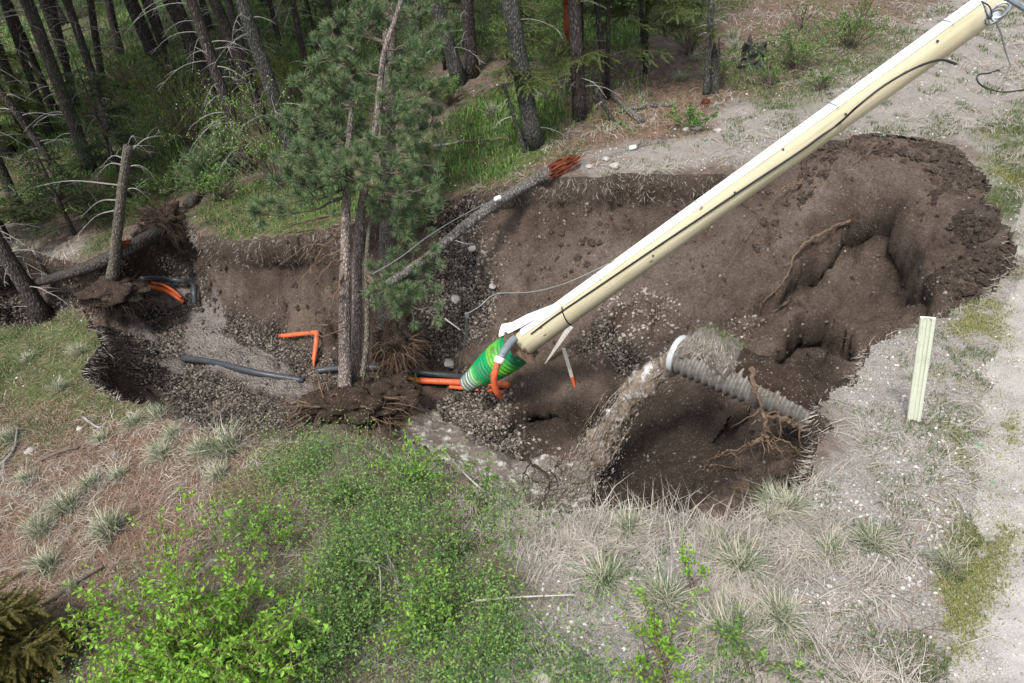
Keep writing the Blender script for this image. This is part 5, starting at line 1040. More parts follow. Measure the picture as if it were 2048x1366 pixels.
# fir boughs
def fir_template(seed):
    r = np.random.default_rng(seed); V = []; Q = []; Tt = []
    for q in range(64):
        u = (q//2)/32; s_ = 1 if q % 2 else -1; b = np.array([0, 0, u*.22]); d = np.array([s_*.8, r.normal()*.35, .65]); d /= np.linalg.norm(d); l = .035*(1-.4*u)*r.uniform(.7, 1.2); w_ = .0048; n_ = np.array([0, 0, 1.])*w_; k_ = len(V); V += [b-n_, b+n_, b+d*l]; Tt.append((k_, k_+1, k_+2))
    return np.array(V), None, np.array(Tt)
FIRT = [fir_template(s_) for s_ in range(3)]
def fir(e, c, R_, h0, h1, n_l, dens, mat='fir', droop=.25, sz=1.0, asym=(0, 0), bark='branch'):
    """boughs round an upright axis; c = foot of axis"""
    m = MB(); mn = MB(); Ps = []; Ds = []
    for q in range(n_l):
        z = h0+(h1-h0)*rng.random(); f = 1-.55*(z-h0)/(h1-h0); a = rng.uniform(0, 6.283); L = R_*f*rng.uniform(.55, 1.05); d = np.array([math.cos(a), math.sin(a), 0])+np.array([asym[0], asym[1], 0])*.5; P = [np.array([c[0], c[1], c[2]+z])]
        for s_ in range(8): P.append(P[-1]+(d+np.array([rng.normal()*.08, rng.normal()*.08, .2-droop*s_*.22]))*L/8)
        P = np.array(P); m.tube(P, np.linspace(.012, .003, 9), k=4, cap=False)
        for s_ in range(int(dens*L)):
            u = rng.uniform(.2, 1)*8; i = min(int(u), 7); p = P[i]+(P[i+1]-P[i])*(u-i); sd = np.cross(d, [0, 0, 1.])*rng.choice([-1, 1]); dd = d*.7+sd*rng.uniform(.4, 1)+np.array([0, 0, rng.normal()*.15-.15]); l = (1.15-u/8)*.5*R_*rng.uniform(.2, 1); k = max(1, int(l/.13))
            for w_ in range(k): Ps.append(p+dd*l*w_/k+rng.normal(size=3)*.012); Ds.append(dd+rng.normal(size=3)*.25)
    tv, tq, tt = FIRT[0]; Ds = np.array(Ds); Ds /= np.linalg.norm(Ds, axis=1)[:, None]
    # keep the sprays roughly flat: x axis level
    x = np.cross(Ds, np.array([0, 0, 1.])); x /= np.linalg.norm(x, axis=1)[:, None]+1e-9; y = np.cross(Ds, x); Mx = np.stack([x, y, Ds], -1)*(sz*rng.uniform(.8, 1.3, len(Ds)))[:, None, None]
    mn.inst(tv, tq, tt, np.array(Ps), Mx); child(m, 'branches', MT[bark], e); child(mn, 'needles', MT[mat], e)
def fir_tree(px, py, R_, h0, h1, nl, dens, label, mat='fir', trunk=.05, sz=1.0, name='fir_tree', droop=.25, cat='tree', top=None):
    B = onT(float(px), float(py)); e = empty(name, B, label, cat); m = MB(); m.tube([B-[0, 0, .05], B+[0, 0, h1*.6], B+[0, 0, h1+.2]], [trunk, trunk*.7, trunk*.15], k=10); child(m, 'trunk', MT['bark'], e, True)
    fir(e, B, R_, h0, h1, nl, dens, mat, droop, sz); return e
fir_tree(1050, 285, 1.0, 1.1, 2.6, 34, 26, 'young fir with yellowish tips in front of the grey fissured trunk'); fir_tree(1215, 200, 1.9, .9, 4.6, 60, 24, 'dense dark green fir leaning over the needle slope')
fir_tree(1290, 150, 2.0, .7, 5.5, 70, 22, 'broad dense fir at the top edge right of the dark trunks', sz=1.2)
fir_tree(1165, 170, 1.2, 1.5, 4.5, 30, 20, 'thin fir behind the red peeling trunk'); fir_tree(60, 300, 1.5, .3, 3.6, 50, 20, 'dark green fir at the left edge of the wood', sz=1.3)
fir_tree(262, 400, 1.1, .3, 3.0, 44, 22, 'dull green fir behind the broken grey trunk', 'crown', sz=1.3); fir_tree(20, 480, 1.0, .2, 1.6, 34, 20, 'low olive fir at the left edge above the stream bed', sz=1.2)
fir_tree(150, 470, 1.0, .2, 1.9, 34, 20, 'low dark fir in the undergrowth left of the broken trunk', 'crown', sz=1.3); fir_tree(890, 140, 1.3, 1.2, 4.4, 30, 20, 'dull fir boughs hanging behind the big pine', 'crown', sz=1.2)
fir_tree(640, 120, 1.0, 1.0, 4.0, 26, 20, 'slender fir in the glade left of the big pine top', 'crown', sz=1.3)
jb = onT(40., 1330.); e = fir_tree(30, 1360, .75, .1, .95, 90, 60, 'rusty green juniper bush in the lower left corner', 'juni', sz=.8, name='juniper_bush', cat='bush', droop=.1)
e = bpy.data.objects['fallen_spruce']; m = MB(); Ps = []; 
for q in range(60):
    i = rng.integers(5, 14); a = rng.normal(size=3); a[2] = abs(a[2])*.6; a /= np.linalg.norm(a); L = rng.uniform(.2, .6); Q_ = P0 = None
PS = spline([onT(378., 418.)+[0, 0, .08], onT(420., 365.)+[0, 0, .15], onT(470., 320.)+[0, 0, .3]], 14); mn = MB(); m = MB(); pp = []; dd_ = []
for q in range(90):
    i = rng.integers(4, 14); a = rng.normal(size=3); a[2] = abs(a[2])*.8; a /= np.linalg.norm(a); L = rng.uniform(.2, .75); m.tube([PS[i], PS[i]+a*L*.5, PS[i]+a*L-[0, 0, .05]], [.008, .006, .003], k=4, cap=False)
    for s_ in range(14): pp.append(PS[i]+a*L*rng.uniform(.25, 1)+rng.normal(size=3)*.04); dd_.append(a+rng.normal(size=3)*.5)
mn.inst(FIRT[1][0], None, FIRT[1][2], np.array(pp), align(np.array(dd_))*1.2); child(m, 'branches', MT['branch'], e); child(mn, 'needles', MT['needle'], e)
# ------------------------------------------------------------------ shrubs
LEAF = (np.array([(0, 0, 0), (-.25, .42, .09), (0, .5, 0), (.25, .42, .09), (0, 1, -.12)]), np.array([(0, 2, 1, 1)]) , np.array([(0, 2, 1), (0, 3, 2), (1, 2, 4), (2, 3, 4)]))
def leaves(mb, P, D, size, mi=0, flat=.5):
    n = len(P)
    if n == 0: return
    D = np.asarray(D, float)+np.array([0, 0, .0]); D /= np.linalg.norm(D, axis=1)[:, None]+1e-9; upv = np.array([0, 0, 1.])*flat+rng.normal(size=(n, 3))*.55; x = np.cross(D, upv); x /= np.linalg.norm(x, axis=1)[:, None]+1e-9; z = np.cross(x, D)
    Mx = np.stack([x, D, z], -1)*(size*rng.uniform(.6, 1.25, n))[:, None, None]; mb.inst(LEAF[0], None, LEAF[2], P, Mx, mi)
def shrub(base, tips, label, mat, leaf, per, name='leafy_shrub', stemr=.008, sub=5, bark='root', cat='shrub', group=None, flowers=0, bushy=.25, whorl=1):
    """stems from the foot to given tips, side twigs, leaves along the twigs"""
    e = empty(name, base, label, cat, group); m = MB(); ml = MB(); LP = []; LD = []; FP = []
    for tip in tips:
        tip = np.asarray(tip, float); L = np.linalg.norm(tip-base); mid = (base+tip)/2+rng.normal(size=3)*.08*L+np.array([0, 0, .06*L]); P = spline([base+rng.normal(size=3)*[.05, .05, 0], mid, tip], 12); m.tube(P, np.linspace(stemr, stemr*.3, 12), k=5, cap=False)
        tw = [(P[4:], 1.)]
        for q in range(sub):
            i = rng.integers(4, 12); d = (P[i]-P[i-1])/np.linalg.norm(P[i]-P[i-1])+rng.normal(size=3)*.7; d /= np.linalg.norm(d); l = bushy*L*rng.uniform(.3, 1); Qp = np.array([P[i]+d*l*u+rng.normal(size=3)*.006+np.array([0, 0, .1*l*u*u]) for u in np.linspace(0, 1, 6)]); m.tube(Qp, np.linspace(stemr*.4, stemr*.15, 6), k=3, cap=False); tw.append((Qp, .9))
        for Qp, f in tw:
            n = int(per*f); u = rng.uniform(.15, 1, n)*(len(Qp)-1.001); i = u.astype(int); p = Qp[i]+(Qp[i+1]-Qp[i])*(u-i)[:, None]; ax = Qp[-1]-Qp[0]; ax /= np.linalg.norm(ax)
            for w_ in range(whorl): LP.append(p); LD.append(ax*.6+rng.normal(size=(n, 3))*.8)
            if flowers: FP.append(Qp[-1]+rng.normal(size=(flowers, 3))*.03)
    LP = np.concatenate(LP); LD = np.concatenate(LD); leaves(ml, LP, LD, leaf); child(m, 'stems', MT[bark], e); child(ml, 'leaves', MT[mat], e)
    if flowers: mf = MB(); fp = np.concatenate(FP); leaves(mf, fp, rng.normal(size=fp.shape), .028); child(mf, 'blossom', MT['white'], e)
    return e
def tips(pts, base, up, n=None, jit=20, dt=.3):
    """tips over given pixels; up = how far they stand above the ground towards the viewer"""
    out = []
    for p in pts:
        a = p[0]+rng.normal()*jit, p[1]+rng.normal()*jit; t = min(depth(onT(*map(float, a))), 40); out.append(wpt(*a, t-(p[2] if len(p) > 2 else up)+rng.normal()*dt*.3))
    return out
# big bright shrub, lower left
b_ = onT(430., 1380.)-[0, 0, .1]
pts = [(rng.uniform(130, 640), rng.uniform(1160, 1400), rng.uniform(.3, 1.3)) for _ in range(110)]+[(rng.uniform(250, 520), rng.uniform(1020, 1180), rng.uniform(.6, 1.2)) for _ in range(14)]+[(300,1120,1.2),(280,1060,1.3),(340,1150,1.1),(350,1090,1.2),(400,1060,1.2),(390,1000,1.0),(440,1010,1.1),(360,990,1),(450,1100,1.2),(320,1180,1.2),(250,1200,1),(380,1170,1.3),(500,1130,1),(470,1170,1.2),(540,1230,1),(600,1220,.8),(560,1280,1),(160,1340,.8),(200,1290,.9),(240,1250,.9),(540,1120,.7),(520,1180,.8)]
shrub(b_, tips(pts, b_, 1, jit=8), 'big bright green leafy shrub with reddish stems at the lower left', 'bright', .052, 12, stemr=.009, sub=6, bushy=.22)
for (cx, cy, w_, h_, n, lb) in ((1330,1260,90,90,16,'sparse bright shrub left of the bottom middle grass'),(1385,1120,30,70,5,'thin leafy shoot standing in dry grass right of the bare patch'),(1330,1340,110,40,12,'low bright shrub at the bottom edge right of centre'),(530,1040,25,35,6,'small bright sprig beside the top of the big shrub')):
    b_ = onT(float(cx), min(1365., cy+h_*.8)); shrub(b_, tips([(cx+rng.uniform(-w_, w_), cy+rng.uniform(-h_, h_*.5), rng.uniform(.1, .4)) for _ in range(n)], b_, .3, jit=5), lb, 'bright', .036, 7, stemr=.005, sub=4)
# serviceberry in flower and yellow green bushes on the far side
def upshrub(px, py, Hh, R_, n, label, mat, leaf, per, flowers=0, name='leafy_shrub', sub=5, stemr=.010, bark='branch', group=None, cat='shrub', lean=(0, 0)):
    b = onT(float(px), float(py)); tp_ = [b+np.array([rng.normal()*R_*.5+lean[0]*Hh, rng.normal()*R_*.5+lean[1]*Hh, Hh*rng.uniform(.45, 1)]) for _ in range(n)]
    return shrub(b, tp_, label, mat, leaf, per, name, stemr, sub, bark, cat, group, flowers)
upshrub(560, 375, 2.3, 1.3, 34, 'tall shrub with white blossom and fresh leaves left of the big pine', 'bright', .04, 11, 2, 'flowering_shrub', lean=(-.22, 0))
upshrub(380, 290, 2.2, 1.9, 50, 'broad yellow green bush in the middle of the left wood', 'yel', .045, 16); upshrub(255, 180, 1.9, 1.6, 26, 'pale blossoming bush in the upper left wood', 'yel', .05, 10, 1, 'flowering_shrub')
upshrub(300, 330, 1.5, 1.4, 30, 'dull green bush below the yellow green one', 'snow', .045, 12)
upshrub(1440, 175, .8, .8, 22, 'green bush left of the charred stump', 'snow', .04, 12); upshrub(1590, 140, .9, 1.3, 46, 'large low green bush on the gravel slope above the pole', 'snow', .042, 14); upshrub(1700, 95, .9, 1.1, 34, 'right part of the low green thicket behind the pole', 'snow', .045, 12)
upshrub(1640, 180, .55, .6, 16, 'small green bush touching the pole on the slope', 'snow', .04, 12); upshrub(1540, 175, .6, .7, 20, 'small green bush in front of the charred stump', 'snow', .04, 12)
upshrub(1600, 62, .9, .4, 9, 'thin upright yellow green shoots above the low thicket', 'yel', .045, 9); upshrub(1715, 60, 1.2, .4, 10, 'second clump of thin upright shoots near the pole', 'yel', .045, 9)
upshrub(870, 370, .8, .4, 9, 'small thin leafed bush beside the bright grass at the rim', 'yel', .03, 6); upshrub(820, 780, .35, .35, 10, 'small green tuft by the orange conduit', 'bright', .025, 10); upshrub(750, 775, .35, .4, 10, 'dark green sprig on the root clump', 'snow', .02, 10)
upshrub(690, 590, .25, .2, 7, 'green sprig growing against the red barked pine', 'snow', .022, 9)
upshrub(60, 260, 1.5, 1.4, 22, 'shaded green bush among the left trunks', 'yel', .05, 12); upshrub(560, 140, 1.0, 1.2, 24, 'green bush in the glade among the trunks', 'snow', .05, 12); upshrub(640, 60, 1.2, 1.6, 26, 'green bush at the top of the glade', 'snow', .06, 12); upshrub(1000, 120, 1.0, 1.3, 24, 'green bush between the fissured trunk and the dark trunks', 'snow', .05, 12)
upshrub(820, 120, 1.0, 1.4, 24, 'green bush behind the big pine crown', 'snow', .05, 12); upshrub(1080, 60, 1.0, 1.6, 24, 'green bush at the top edge left of the dark trunks', 'snow', .06, 11); upshrub(180, 440, .8, 1.2, 20, 'low green bush on the bank behind the broken trunk', 'snow', .04, 11)
# ------------------------------------------------------------------ ground cover: nobody could count these
SC = 1.0
cl0 = TR['cls'] == 0; gR, gL, gG = TR['gm'][:, 0], TR['gm'][:, 1], TR['gm'][:, 2]; cx_, cy_ = TR['c'][:, 0], TR['c'][:, 1]; PX, PY = TR['px'], TR['py']
clump = lambda f, sd, lo=-.2, hi=.5: sstep(lo, hi, fbm(cx_*f, cy_*f, o=3, seed=sd))
def ptt(P): return np.maximum(1, ((P-CO)@cF)/7)
def grass(name, n, wt, h0, h1, w_, bend, tilt, mat, label, nrm=True):
    P, nn, i = sample(int(n*SC), wt); m = MB(); f = ptt(P)
    tv, tq, tt = BL(1, 1, bend); k = len(P); h = rng.uniform(h0, h1, k)*f**.5; Mx = rotz(rng.uniform(0, 6.283, k))@rotx(rng.normal(0, tilt, k)); Sx = np.zeros((k, 3, 3)); Sx[:, 0, 0] = w_*rng.uniform(.7, 1.4, k)*f; Sx[:, 1, 1] = h; Sx[:, 2, 2] = h
    m.inst(tv, tq, tt, P, Mx@Sx); return single(name, m, MT[mat], label, None, None, False, 'stuff')
W0 = TR['w']*cl0
edge = sstep(-.5, -.1, TR['d'])*cl0
shoulder = (gG > .3)&(PX > 1000)
strip = np.exp(-((PX-(1985-.12*(PY-600)+40*np.sin(PY/130)))/55)**2)*(PY > 250)
grass('green_grass', 130000, W0*(gR**1.3)*(.15+clump(1.3, 201, -.3, .4))*(PY < 900), .02, .085, .0032, .45, .35, 'grass', 'short green grass on the banks and forest floor')
grass('green_grass', 34000, W0*(.25*gG+strip*.25+.12*gL+.9*gR*(PY > 880)+.25*gG*(PY < 300))*clump(3.2, 202, .1, .5), .02, .07, .0028, .5, .5, 'grass', 'sparse green tufts over the gravel shoulder')
grass('grass_verge', 22000, TR['w']*(TR['cls'] != 1)*strip*(.06+clump(2.6, 203, 0, .5)), .012, .04, .003, .6, .6, 'verge', 'yellow green verge along the road edge')
m = MB()
def flat_strands(n, wt, L0, L1, w_, lift=.012, tilt=.16, curve=.2, comb=.9):
    P, nn, i = sample(int(n*SC), wt); k = len(P); f = ptt(P); tv = np.array([(-1, -.5, 0), (1, -.5, 0), (1+curve*.0, 0, curve*.35), (-1, 0, curve*.35), (1, .5, 0), (-1, .5, 0)], float); tv[2:4, 0] += 0
    tq = np.array([(0, 1, 2, 3), (3, 2, 4, 5)]); L = rng.uniform(L0, L1, k)*f**.5; ang = 5.5*fbm(P[:, 0]*.8, P[:, 1]*.8, o=3, seed=88)+rng.normal(0, comb, k); Mx = rotz(ang)@rotx(rng.normal(0, tilt, k)); Sx = np.zeros((k, 3, 3)); Sx[:, 0, 0] = w_*rng.uniform(.6, 1.4, k)*.5*f; Sx[:, 1, 1] = L; Sx[:, 2, 2] = L
    Mx = align2(nn)@Mx@Sx; mm = MB(); mm.inst(tv, tq, None, P+nn*lift, Mx); return mm
def align2(n):
    z = n/np.linalg.norm(n, axis=1)[:, None]; x = np.cross(np.array([0, 1., 0]), z); x /= np.linalg.norm(x, axis=1)[:, None]+1e-9; y = np.cross(z, x); return np.stack([x, y, z], -1)
single('needle_litter', flat_strands(85000, W0*(gL**1.2+.12*(PX < 700)+.05), .05, .17, .0032), MT['litter'], 'fallen brown pine needles covering the slope', None, None, False, 'stuff')
straw_w = W0*(shoulder*np.exp(-((PX-1380)/330)**2)*(PY > 1000)*1.2+.10*shoulder*(PY > 500)+.7*edge*(PY > 930)+.6*gG*(PY < 600)*clump(1.5, 207, -.4, .4)+.3*gR*(PY > 880)+.25*(gL > .3))*clump(1.8, 204, -.4, .3)
single('dry_straw', flat_strands(15000, straw_w*(.15+clump(2.6, 217, -.1, .5)), .06, .28, .0034, .022, .25, .35, .5), MT['straw'], 'flattened dry grass stalks on the shoulder', None, None, False, 'stuff')
grass('rim_straw', 330, W0*edge*(PX > 1180)*(PX < 1560)*(PY > 980)+0.0*W0, .15, .42, .003, .9, .8, 'straw', 'long dry stalks leaning over the near rim')
grass('dry_grass', 5500, straw_w*(PY > 950)*clump(2.2, 218, -.1, .4), .05, .18, .0026, .9, .9, 'straw', 'standing dry grass along the near rim')
grass('forest_undergrowth', 60000, W0*(PY < 430)*(PX < 1300)*(.35+.6*gR)*clump(.8, 205, -.4, .3), .03, .15, .005, .5, .5, 'snow', 'green undergrowth of the wood floor')
# snowberry thicket: tiny leaves floating on fine twigs
sn = W0*(PY > 860)*region([([(560,900),(680,890),(850,905),(900,960),(985,1010),(1000,1080),(970,1200),(1000,1290),(950,1400),(600,1420),(520,1250),(560,1150),(600,1080),(540,1010)], 1.0), ([(420,980),(560,940),(620,1080),(540,1130),(450,1090)], .6), ([(600,1200),(660,1250),(640,1400),(100,1420),(100,1280),(400,1250)],.8), ([(1230,1230),(1500,1280),(1560,1400),(1200,1400)], .45),([(0,640),(200,640),(200,760),(0,800)],.12)], cx_, cy_, .3, 15, .5)*(.12+clump(3.4, 206, -.1, .6))*(.35+clump(.8, 216, -.4, .3))
P, nn, i = sample(int(4000*SC), sn); hh = .02+.36*rng.random(len(P))**1.6; c_ = P+np.array([0, 0, 1.])*hh[:, None]+rng.normal(size=P.shape)*.03
k = 13; LP = np.repeat(c_, k, 0)+rng.normal(size=(len(c_)*k, 3))*np.array([.085, .085, .065]); LD = rng.normal(size=LP.shape)*[1, 1, .4]; m = MB(); sz_ = .021+.014*rng.random(len(P)); leaves(m, LP, LD, np.repeat(sz_, k), flat=.6)
single('snowberry_thicket', m, MT['snow'], 'low thicket of small green leaves on the near slope', None, None, False, 'stuff')
m = MB(); sel = rng.choice(len(P), 2600, replace=False); b0 = P[sel]; t0 = c_[sel]+rng.normal(size=(2600, 3))*.06; tv = np.array([(-.5, 0, 0), (.5, 0, 0), (.35, 0, 1), (-.35, 0, 1)]); dd = t0-b0; L = np.linalg.norm(dd, axis=1); Mx = align(dd); Mx = Mx*np.stack([np.full(len(L), .0035), np.full(len(L), .0035), L], -1)[:, None, :]; m.inst(tv, [(0, 1, 2, 3)], None, b0, Mx)
P, nn, i = sample(int(5000*SC), W0*(PY > 860)*(.3+gR)*(PX < 1600)); L = rng.uniform(.08, .35, len(P)); dd = rng.normal(size=P.shape)*[1, 1, .35]+[0, 0, .45]; Mx = align(dd)*np.stack([np.full(len(L), .003), np.full(len(L), .003), L], -1)[:, None, :]; m.inst(tv, [(0, 1, 2, 3)], None, P, Mx)
single('bare_twigs', m, MT['dead'], 'fine grey twigs among the low thicket', None, None, False, 'stuff')
# pebbles
stone_t = [blob((0, 0, 0), (1, .8, .6), 300+q, 7, 5, .35, 1.5) for q in range(3)]
def stones(name, n, wt, r0, r1, mat, label, pw=3.0, sink=.2):
    m = MB()
    for q, (tv, tq) in enumerate(stone_t):
        P, nn, i = sample(int(n*SC/3), wt); r = (r0+(r1-r0)*rng.random(len(P))**pw)*ptt(P)**.5; m.inst(tv, tq, None, P+nn*(r*sink)[:, None], align(nn+rng.normal(size=nn.shape)*.3)*r[:, None, None])
    return single(name, m, MT[mat], label, None, None, False, 'stuff')
pit = TR['cls'] == 1; pgv = TR['pm'][:, 0]; pmud = TR['pm'][:, 1]; steep_ = TR['n'][:, 2]
stones('gravel', 34000, TR['w']*pit*pgv*(1-pmud), .005, .024, 'pebble', 'washed gravel covering the gully floor')
stones('soil_pebbles', 10000, TR['w']*pit*(1-pgv)*(1-pmud)*(.3+clump(1.1, 301, -.2, .6)), .004, .028, 'pebble', 'pebbles sticking out of the soil banks', 6)
scree = region([([(1180,590),(1330,570),(1500,640),(1480,700),(1250,700),(1150,660)], 1), ([(880,440),(980,500),(1010,600),(960,680),(860,640),(860,520)], 1)], cx_, cy_, .3, 16, .3) if False else pitregion([[(1180,600),(1330,590),(1500,640),(1440,700),(1250,700),(1150,680)], [(880,480),(980,520),(1010,600),(960,680),(860,640),(860,520)], [(940,740),(1030,790),(1000,870),(1080,930),(950,900),(880,820)]], cx_, cy_, .2, .3, 75)
stones('scree', 2600, TR['w']*pit*scree, .006, .034, 'scree', 'pale stones scattered on the scree', 3)
stones('surface_stones', 17000, W0*(.15+gG)*clump(1.4, 302, -.5, .4), .003, .020, 'pebl', 'pale stones on the gravel shoulder and slope', 5)
stones('road_stones', 3000, TR['w']*(TR['cls'] == 2), .003, .014, 'pebl', 'small stones on the road surface', 4)
P, nn, i = sample(2600, TR['w']*pit*(TR['d'] > .1)); m = MB(); tv, tq = blob((0, 0, 0), (1, .8, .6), 333, 9, 7, .6, 2.8); r = .010+.035*rng.random(len(P))**3; m.inst(tv, tq, None, P, align(nn)*r[:, None, None]); P, nn, i = sample(2600, TR['w']*pit*(TR['d'] > .02)*(TR['d'] < .75)*(.12+(PX > 1600)*(PY < 620))*clump(1.6, 219, -.4, .3)); r = .015+.075*rng.random(len(P))**2.5; m.inst(tv, tq, None, P, align(nn+rng.normal(size=nn.shape)*.3)*r[:, None, None]); single('soil_crumbs', m, MT['crumb'], 'loose clods of soil on the banks', None, None, False, 'stuff')
P, nn, i = sample(2600, TR['w']*pit*(.2+TR['pm'][:, 0])*(PX < 1100)); m = MB(); L = rng.uniform(.05, .3, len(P)); dd = rng.normal(size=P.shape)*[1, 1, .25]; Mx = align(dd)*np.stack([np.full(len(L), .006), np.full(len(L), .006), L], -1)[:, None, :]; m.inst(tv*0+0 if False else np.array([(-.5, 0, 0), (.5, 0, 0), (.2, 0, 1), (-.2, 0, 1)]), [(0, 1, 2, 3)], None, P+nn*.015, Mx); single('wood_debris', m, MT['debris'], 'twigs and bark washed over the gully floor', None, None, False, 'stuff')
# ------------------------------------------------------------------ single stones
for px, py, r, lb in ((1086,1358,22,'largest pale stone at the bottom edge below the bare patch'),(1050,1300,7,'small whitish stone in the bare gravel patch near the bottom'),(1408,1249,10,'whitish stone above the bare ground'),(1230,335,11,'pale round stone by the rim just right of the red splintered log butt'),
      (1212,320,8,'smaller pale stone behind the round one at the far rim'),(1178,335,8,'flat pale stone right next to the red splintered log butt'),(1082,358,9,'pale stone lying above the fallen log at the rim'),(1390,258,12,'flat white stone on the slope below the short log'),(1372,262,8,'small white stone beside the flat one on the slope'),
      (1530,940,9,'pale stone'),(1550,1068,9,'pale stone on the shoulder below the lower right rim'),(945,500,9,'pale stone on the upper scree by the fallen log'),(912,600,11,'round pale stone on the scree left of the rod'),(985,575,9,'pale stone on the scree below the wire bend'),(900,730,13,'stone on the gravel left of the green sleeve'),
      (1435,262,8,'white stone on the slope right of the snag'),(965,850,10,'dull stone in the gravel above the stream'),(1040,1003,9,'dark wet stone at the stream edge'),(60,905,10,'pale stone on the left grass bank'),(160,860,8,'small pale stone near the left bank edge'),(1640,945,8,'stone')):
    if lb in ('pale stone', 'stone'): continue
    B = onT(float(px), min(1364., py)); t = depth(B); R_ = r*t/FPX; V, Q = blob((0, 0, 0), (R_, R_*.8, R_*.6), px, 24, 16, .3, 1.6); m = MB(); m.add(V, Q); o = m.build('pale_stone', MT['rock'], None, True); o.location = tuple(B+[0, 0, R_*.25]); o.rotation_euler = (0, 0, rng.uniform(0, 6)); tag(o, lb, 'stone', 'loose stones')
# ------------------------------------------------------------------ bunchgrass tussocks
TUS = []
for s_ in range(4):
    m = MB(); n = 260; P = rng.normal(size=(n, 3))*[.035, .035, 0]; tv, tq, tt = BL(1, 1, .55); h = rng.uniform(.14, .34, n); Mx = rotz(rng.uniform(0, 6.283, n))@rotx(rng.normal(-.25, .4, n)); Sx = np.zeros((n, 3, 3)); Sx[:, 0, 0] = .0035; Sx[:, 1, 1] = h; Sx[:, 2, 2] = h; m.inst(tv, tq, tt, P, Mx@Sx); o = m.build('bunchgrass', MT['tus']); TUS.append(o.data); bpy.data.objects.remove(o)
tl_ = [(140,1018,1.1,'pale topped tussock on the needle slope, topmost of the big four at the left'),(225,1065,1.2,'broad green tussock right of centre on the needle slope'),(85,1065,1.0,'loose tussock at the left of the needle slope below the pale topped one'),(100,1135,1.0,'lowest tussock on the needle slope above the brown stick'),(185,972,.8,'small tussock above the pale topped one'),
     (240,955,.7,'small pale tussock on the upper needle slope'),(325,912,.9,'tussock left of the large rim tussock'),(205,880,.7,'pale tussock below the left grass bank edge'),(460,905,1.5,'large pale tussock at the near rim left of centre'),(405,905,.9,'pale tussock just left of the large one at the rim'),(320,835,.9,'green tussock on the rim below the dark bank'),
     (60,962,.8,'tussock near the left edge of the slope'),(270,850,.8,'tussock on the rim at the upper needle slope'),(440,955,.8,'flattened pale tussock below the large rim one'),(150,1180,.6,'faint small tussock by the brown stick'),(20,880,.8,'tussock at the left edge on the green bank'),(350,870,.7,'pale tussock between the rim tussocks'),(120,780,.8,'tussock on the green bank by the gully'),(160,705,.8,'tussock on the edge of the green bank'),(60,720,.7,'tussock in the middle of the green bank'),
     (1465,80,1.1,'dry tussock near the top edge right of the snag'),(1470,100,1.1,'green tussock above the charred stump'),(1362,160,1.0,'dark green tussock left of the snag'),(1395,120,.9,'tussock behind the thin snag'),(985,230,1.0,'grey green tussock behind the bright grass'),(1380,230,.7,'low tussock at the foot of the snag'),
     (1545,1003,.8,'bright green tuft on the lower right rim'),(1575,1015,.8,'second green tuft just right of the one on the lower right rim'),(1540,1045,.6,'small green tuft below the two on the rim'),(1430,1085,.6,'low green tuft above the dry grass'),(1330,1205,1.0,'spreading dry tussock left of the thin shoots'),(1480,1130,.9,'dry tussock in the flattened straw'),(1260,1060,.8,'tuft hanging at the rim below the falling water'),
     (1660,1110,.7,'green tuft in the straw left of the pale stick'),(1745,1085,.7,'green tuft above the pale stick'),(1460,1270,1.0,'green tuft near the bottom right shrub'),(1560,1235,.8,'green tuft on the shoulder near the bottom'),(1830,760,.5,'low tuft at the foot of the marker post'),(1895,1130,.6,'tuft on the road edge near the bottom'),(1210,1160,.9,'grey dry tussock on the rim slope'),(870,340,.8,'dark tuft at the far rim by the big pine')]
for q, (px, py, s_, lb) in enumerate(tl_):
    B = onT(float(px), float(py)); o = bpy.data.objects.new('bunchgrass', TUS[q % 4]); C.objects.link(o); o.location = tuple(B-[0, 0, .02]); k_ = s_*1.18; o.scale = (k_, k_, k_*.9); o.rotation_euler = (rng.normal()*.12, -.25+rng.normal()*.1, rng.uniform(0, .8)); tag(o, lb, 'grass tussock', 'bunchgrass tussocks')
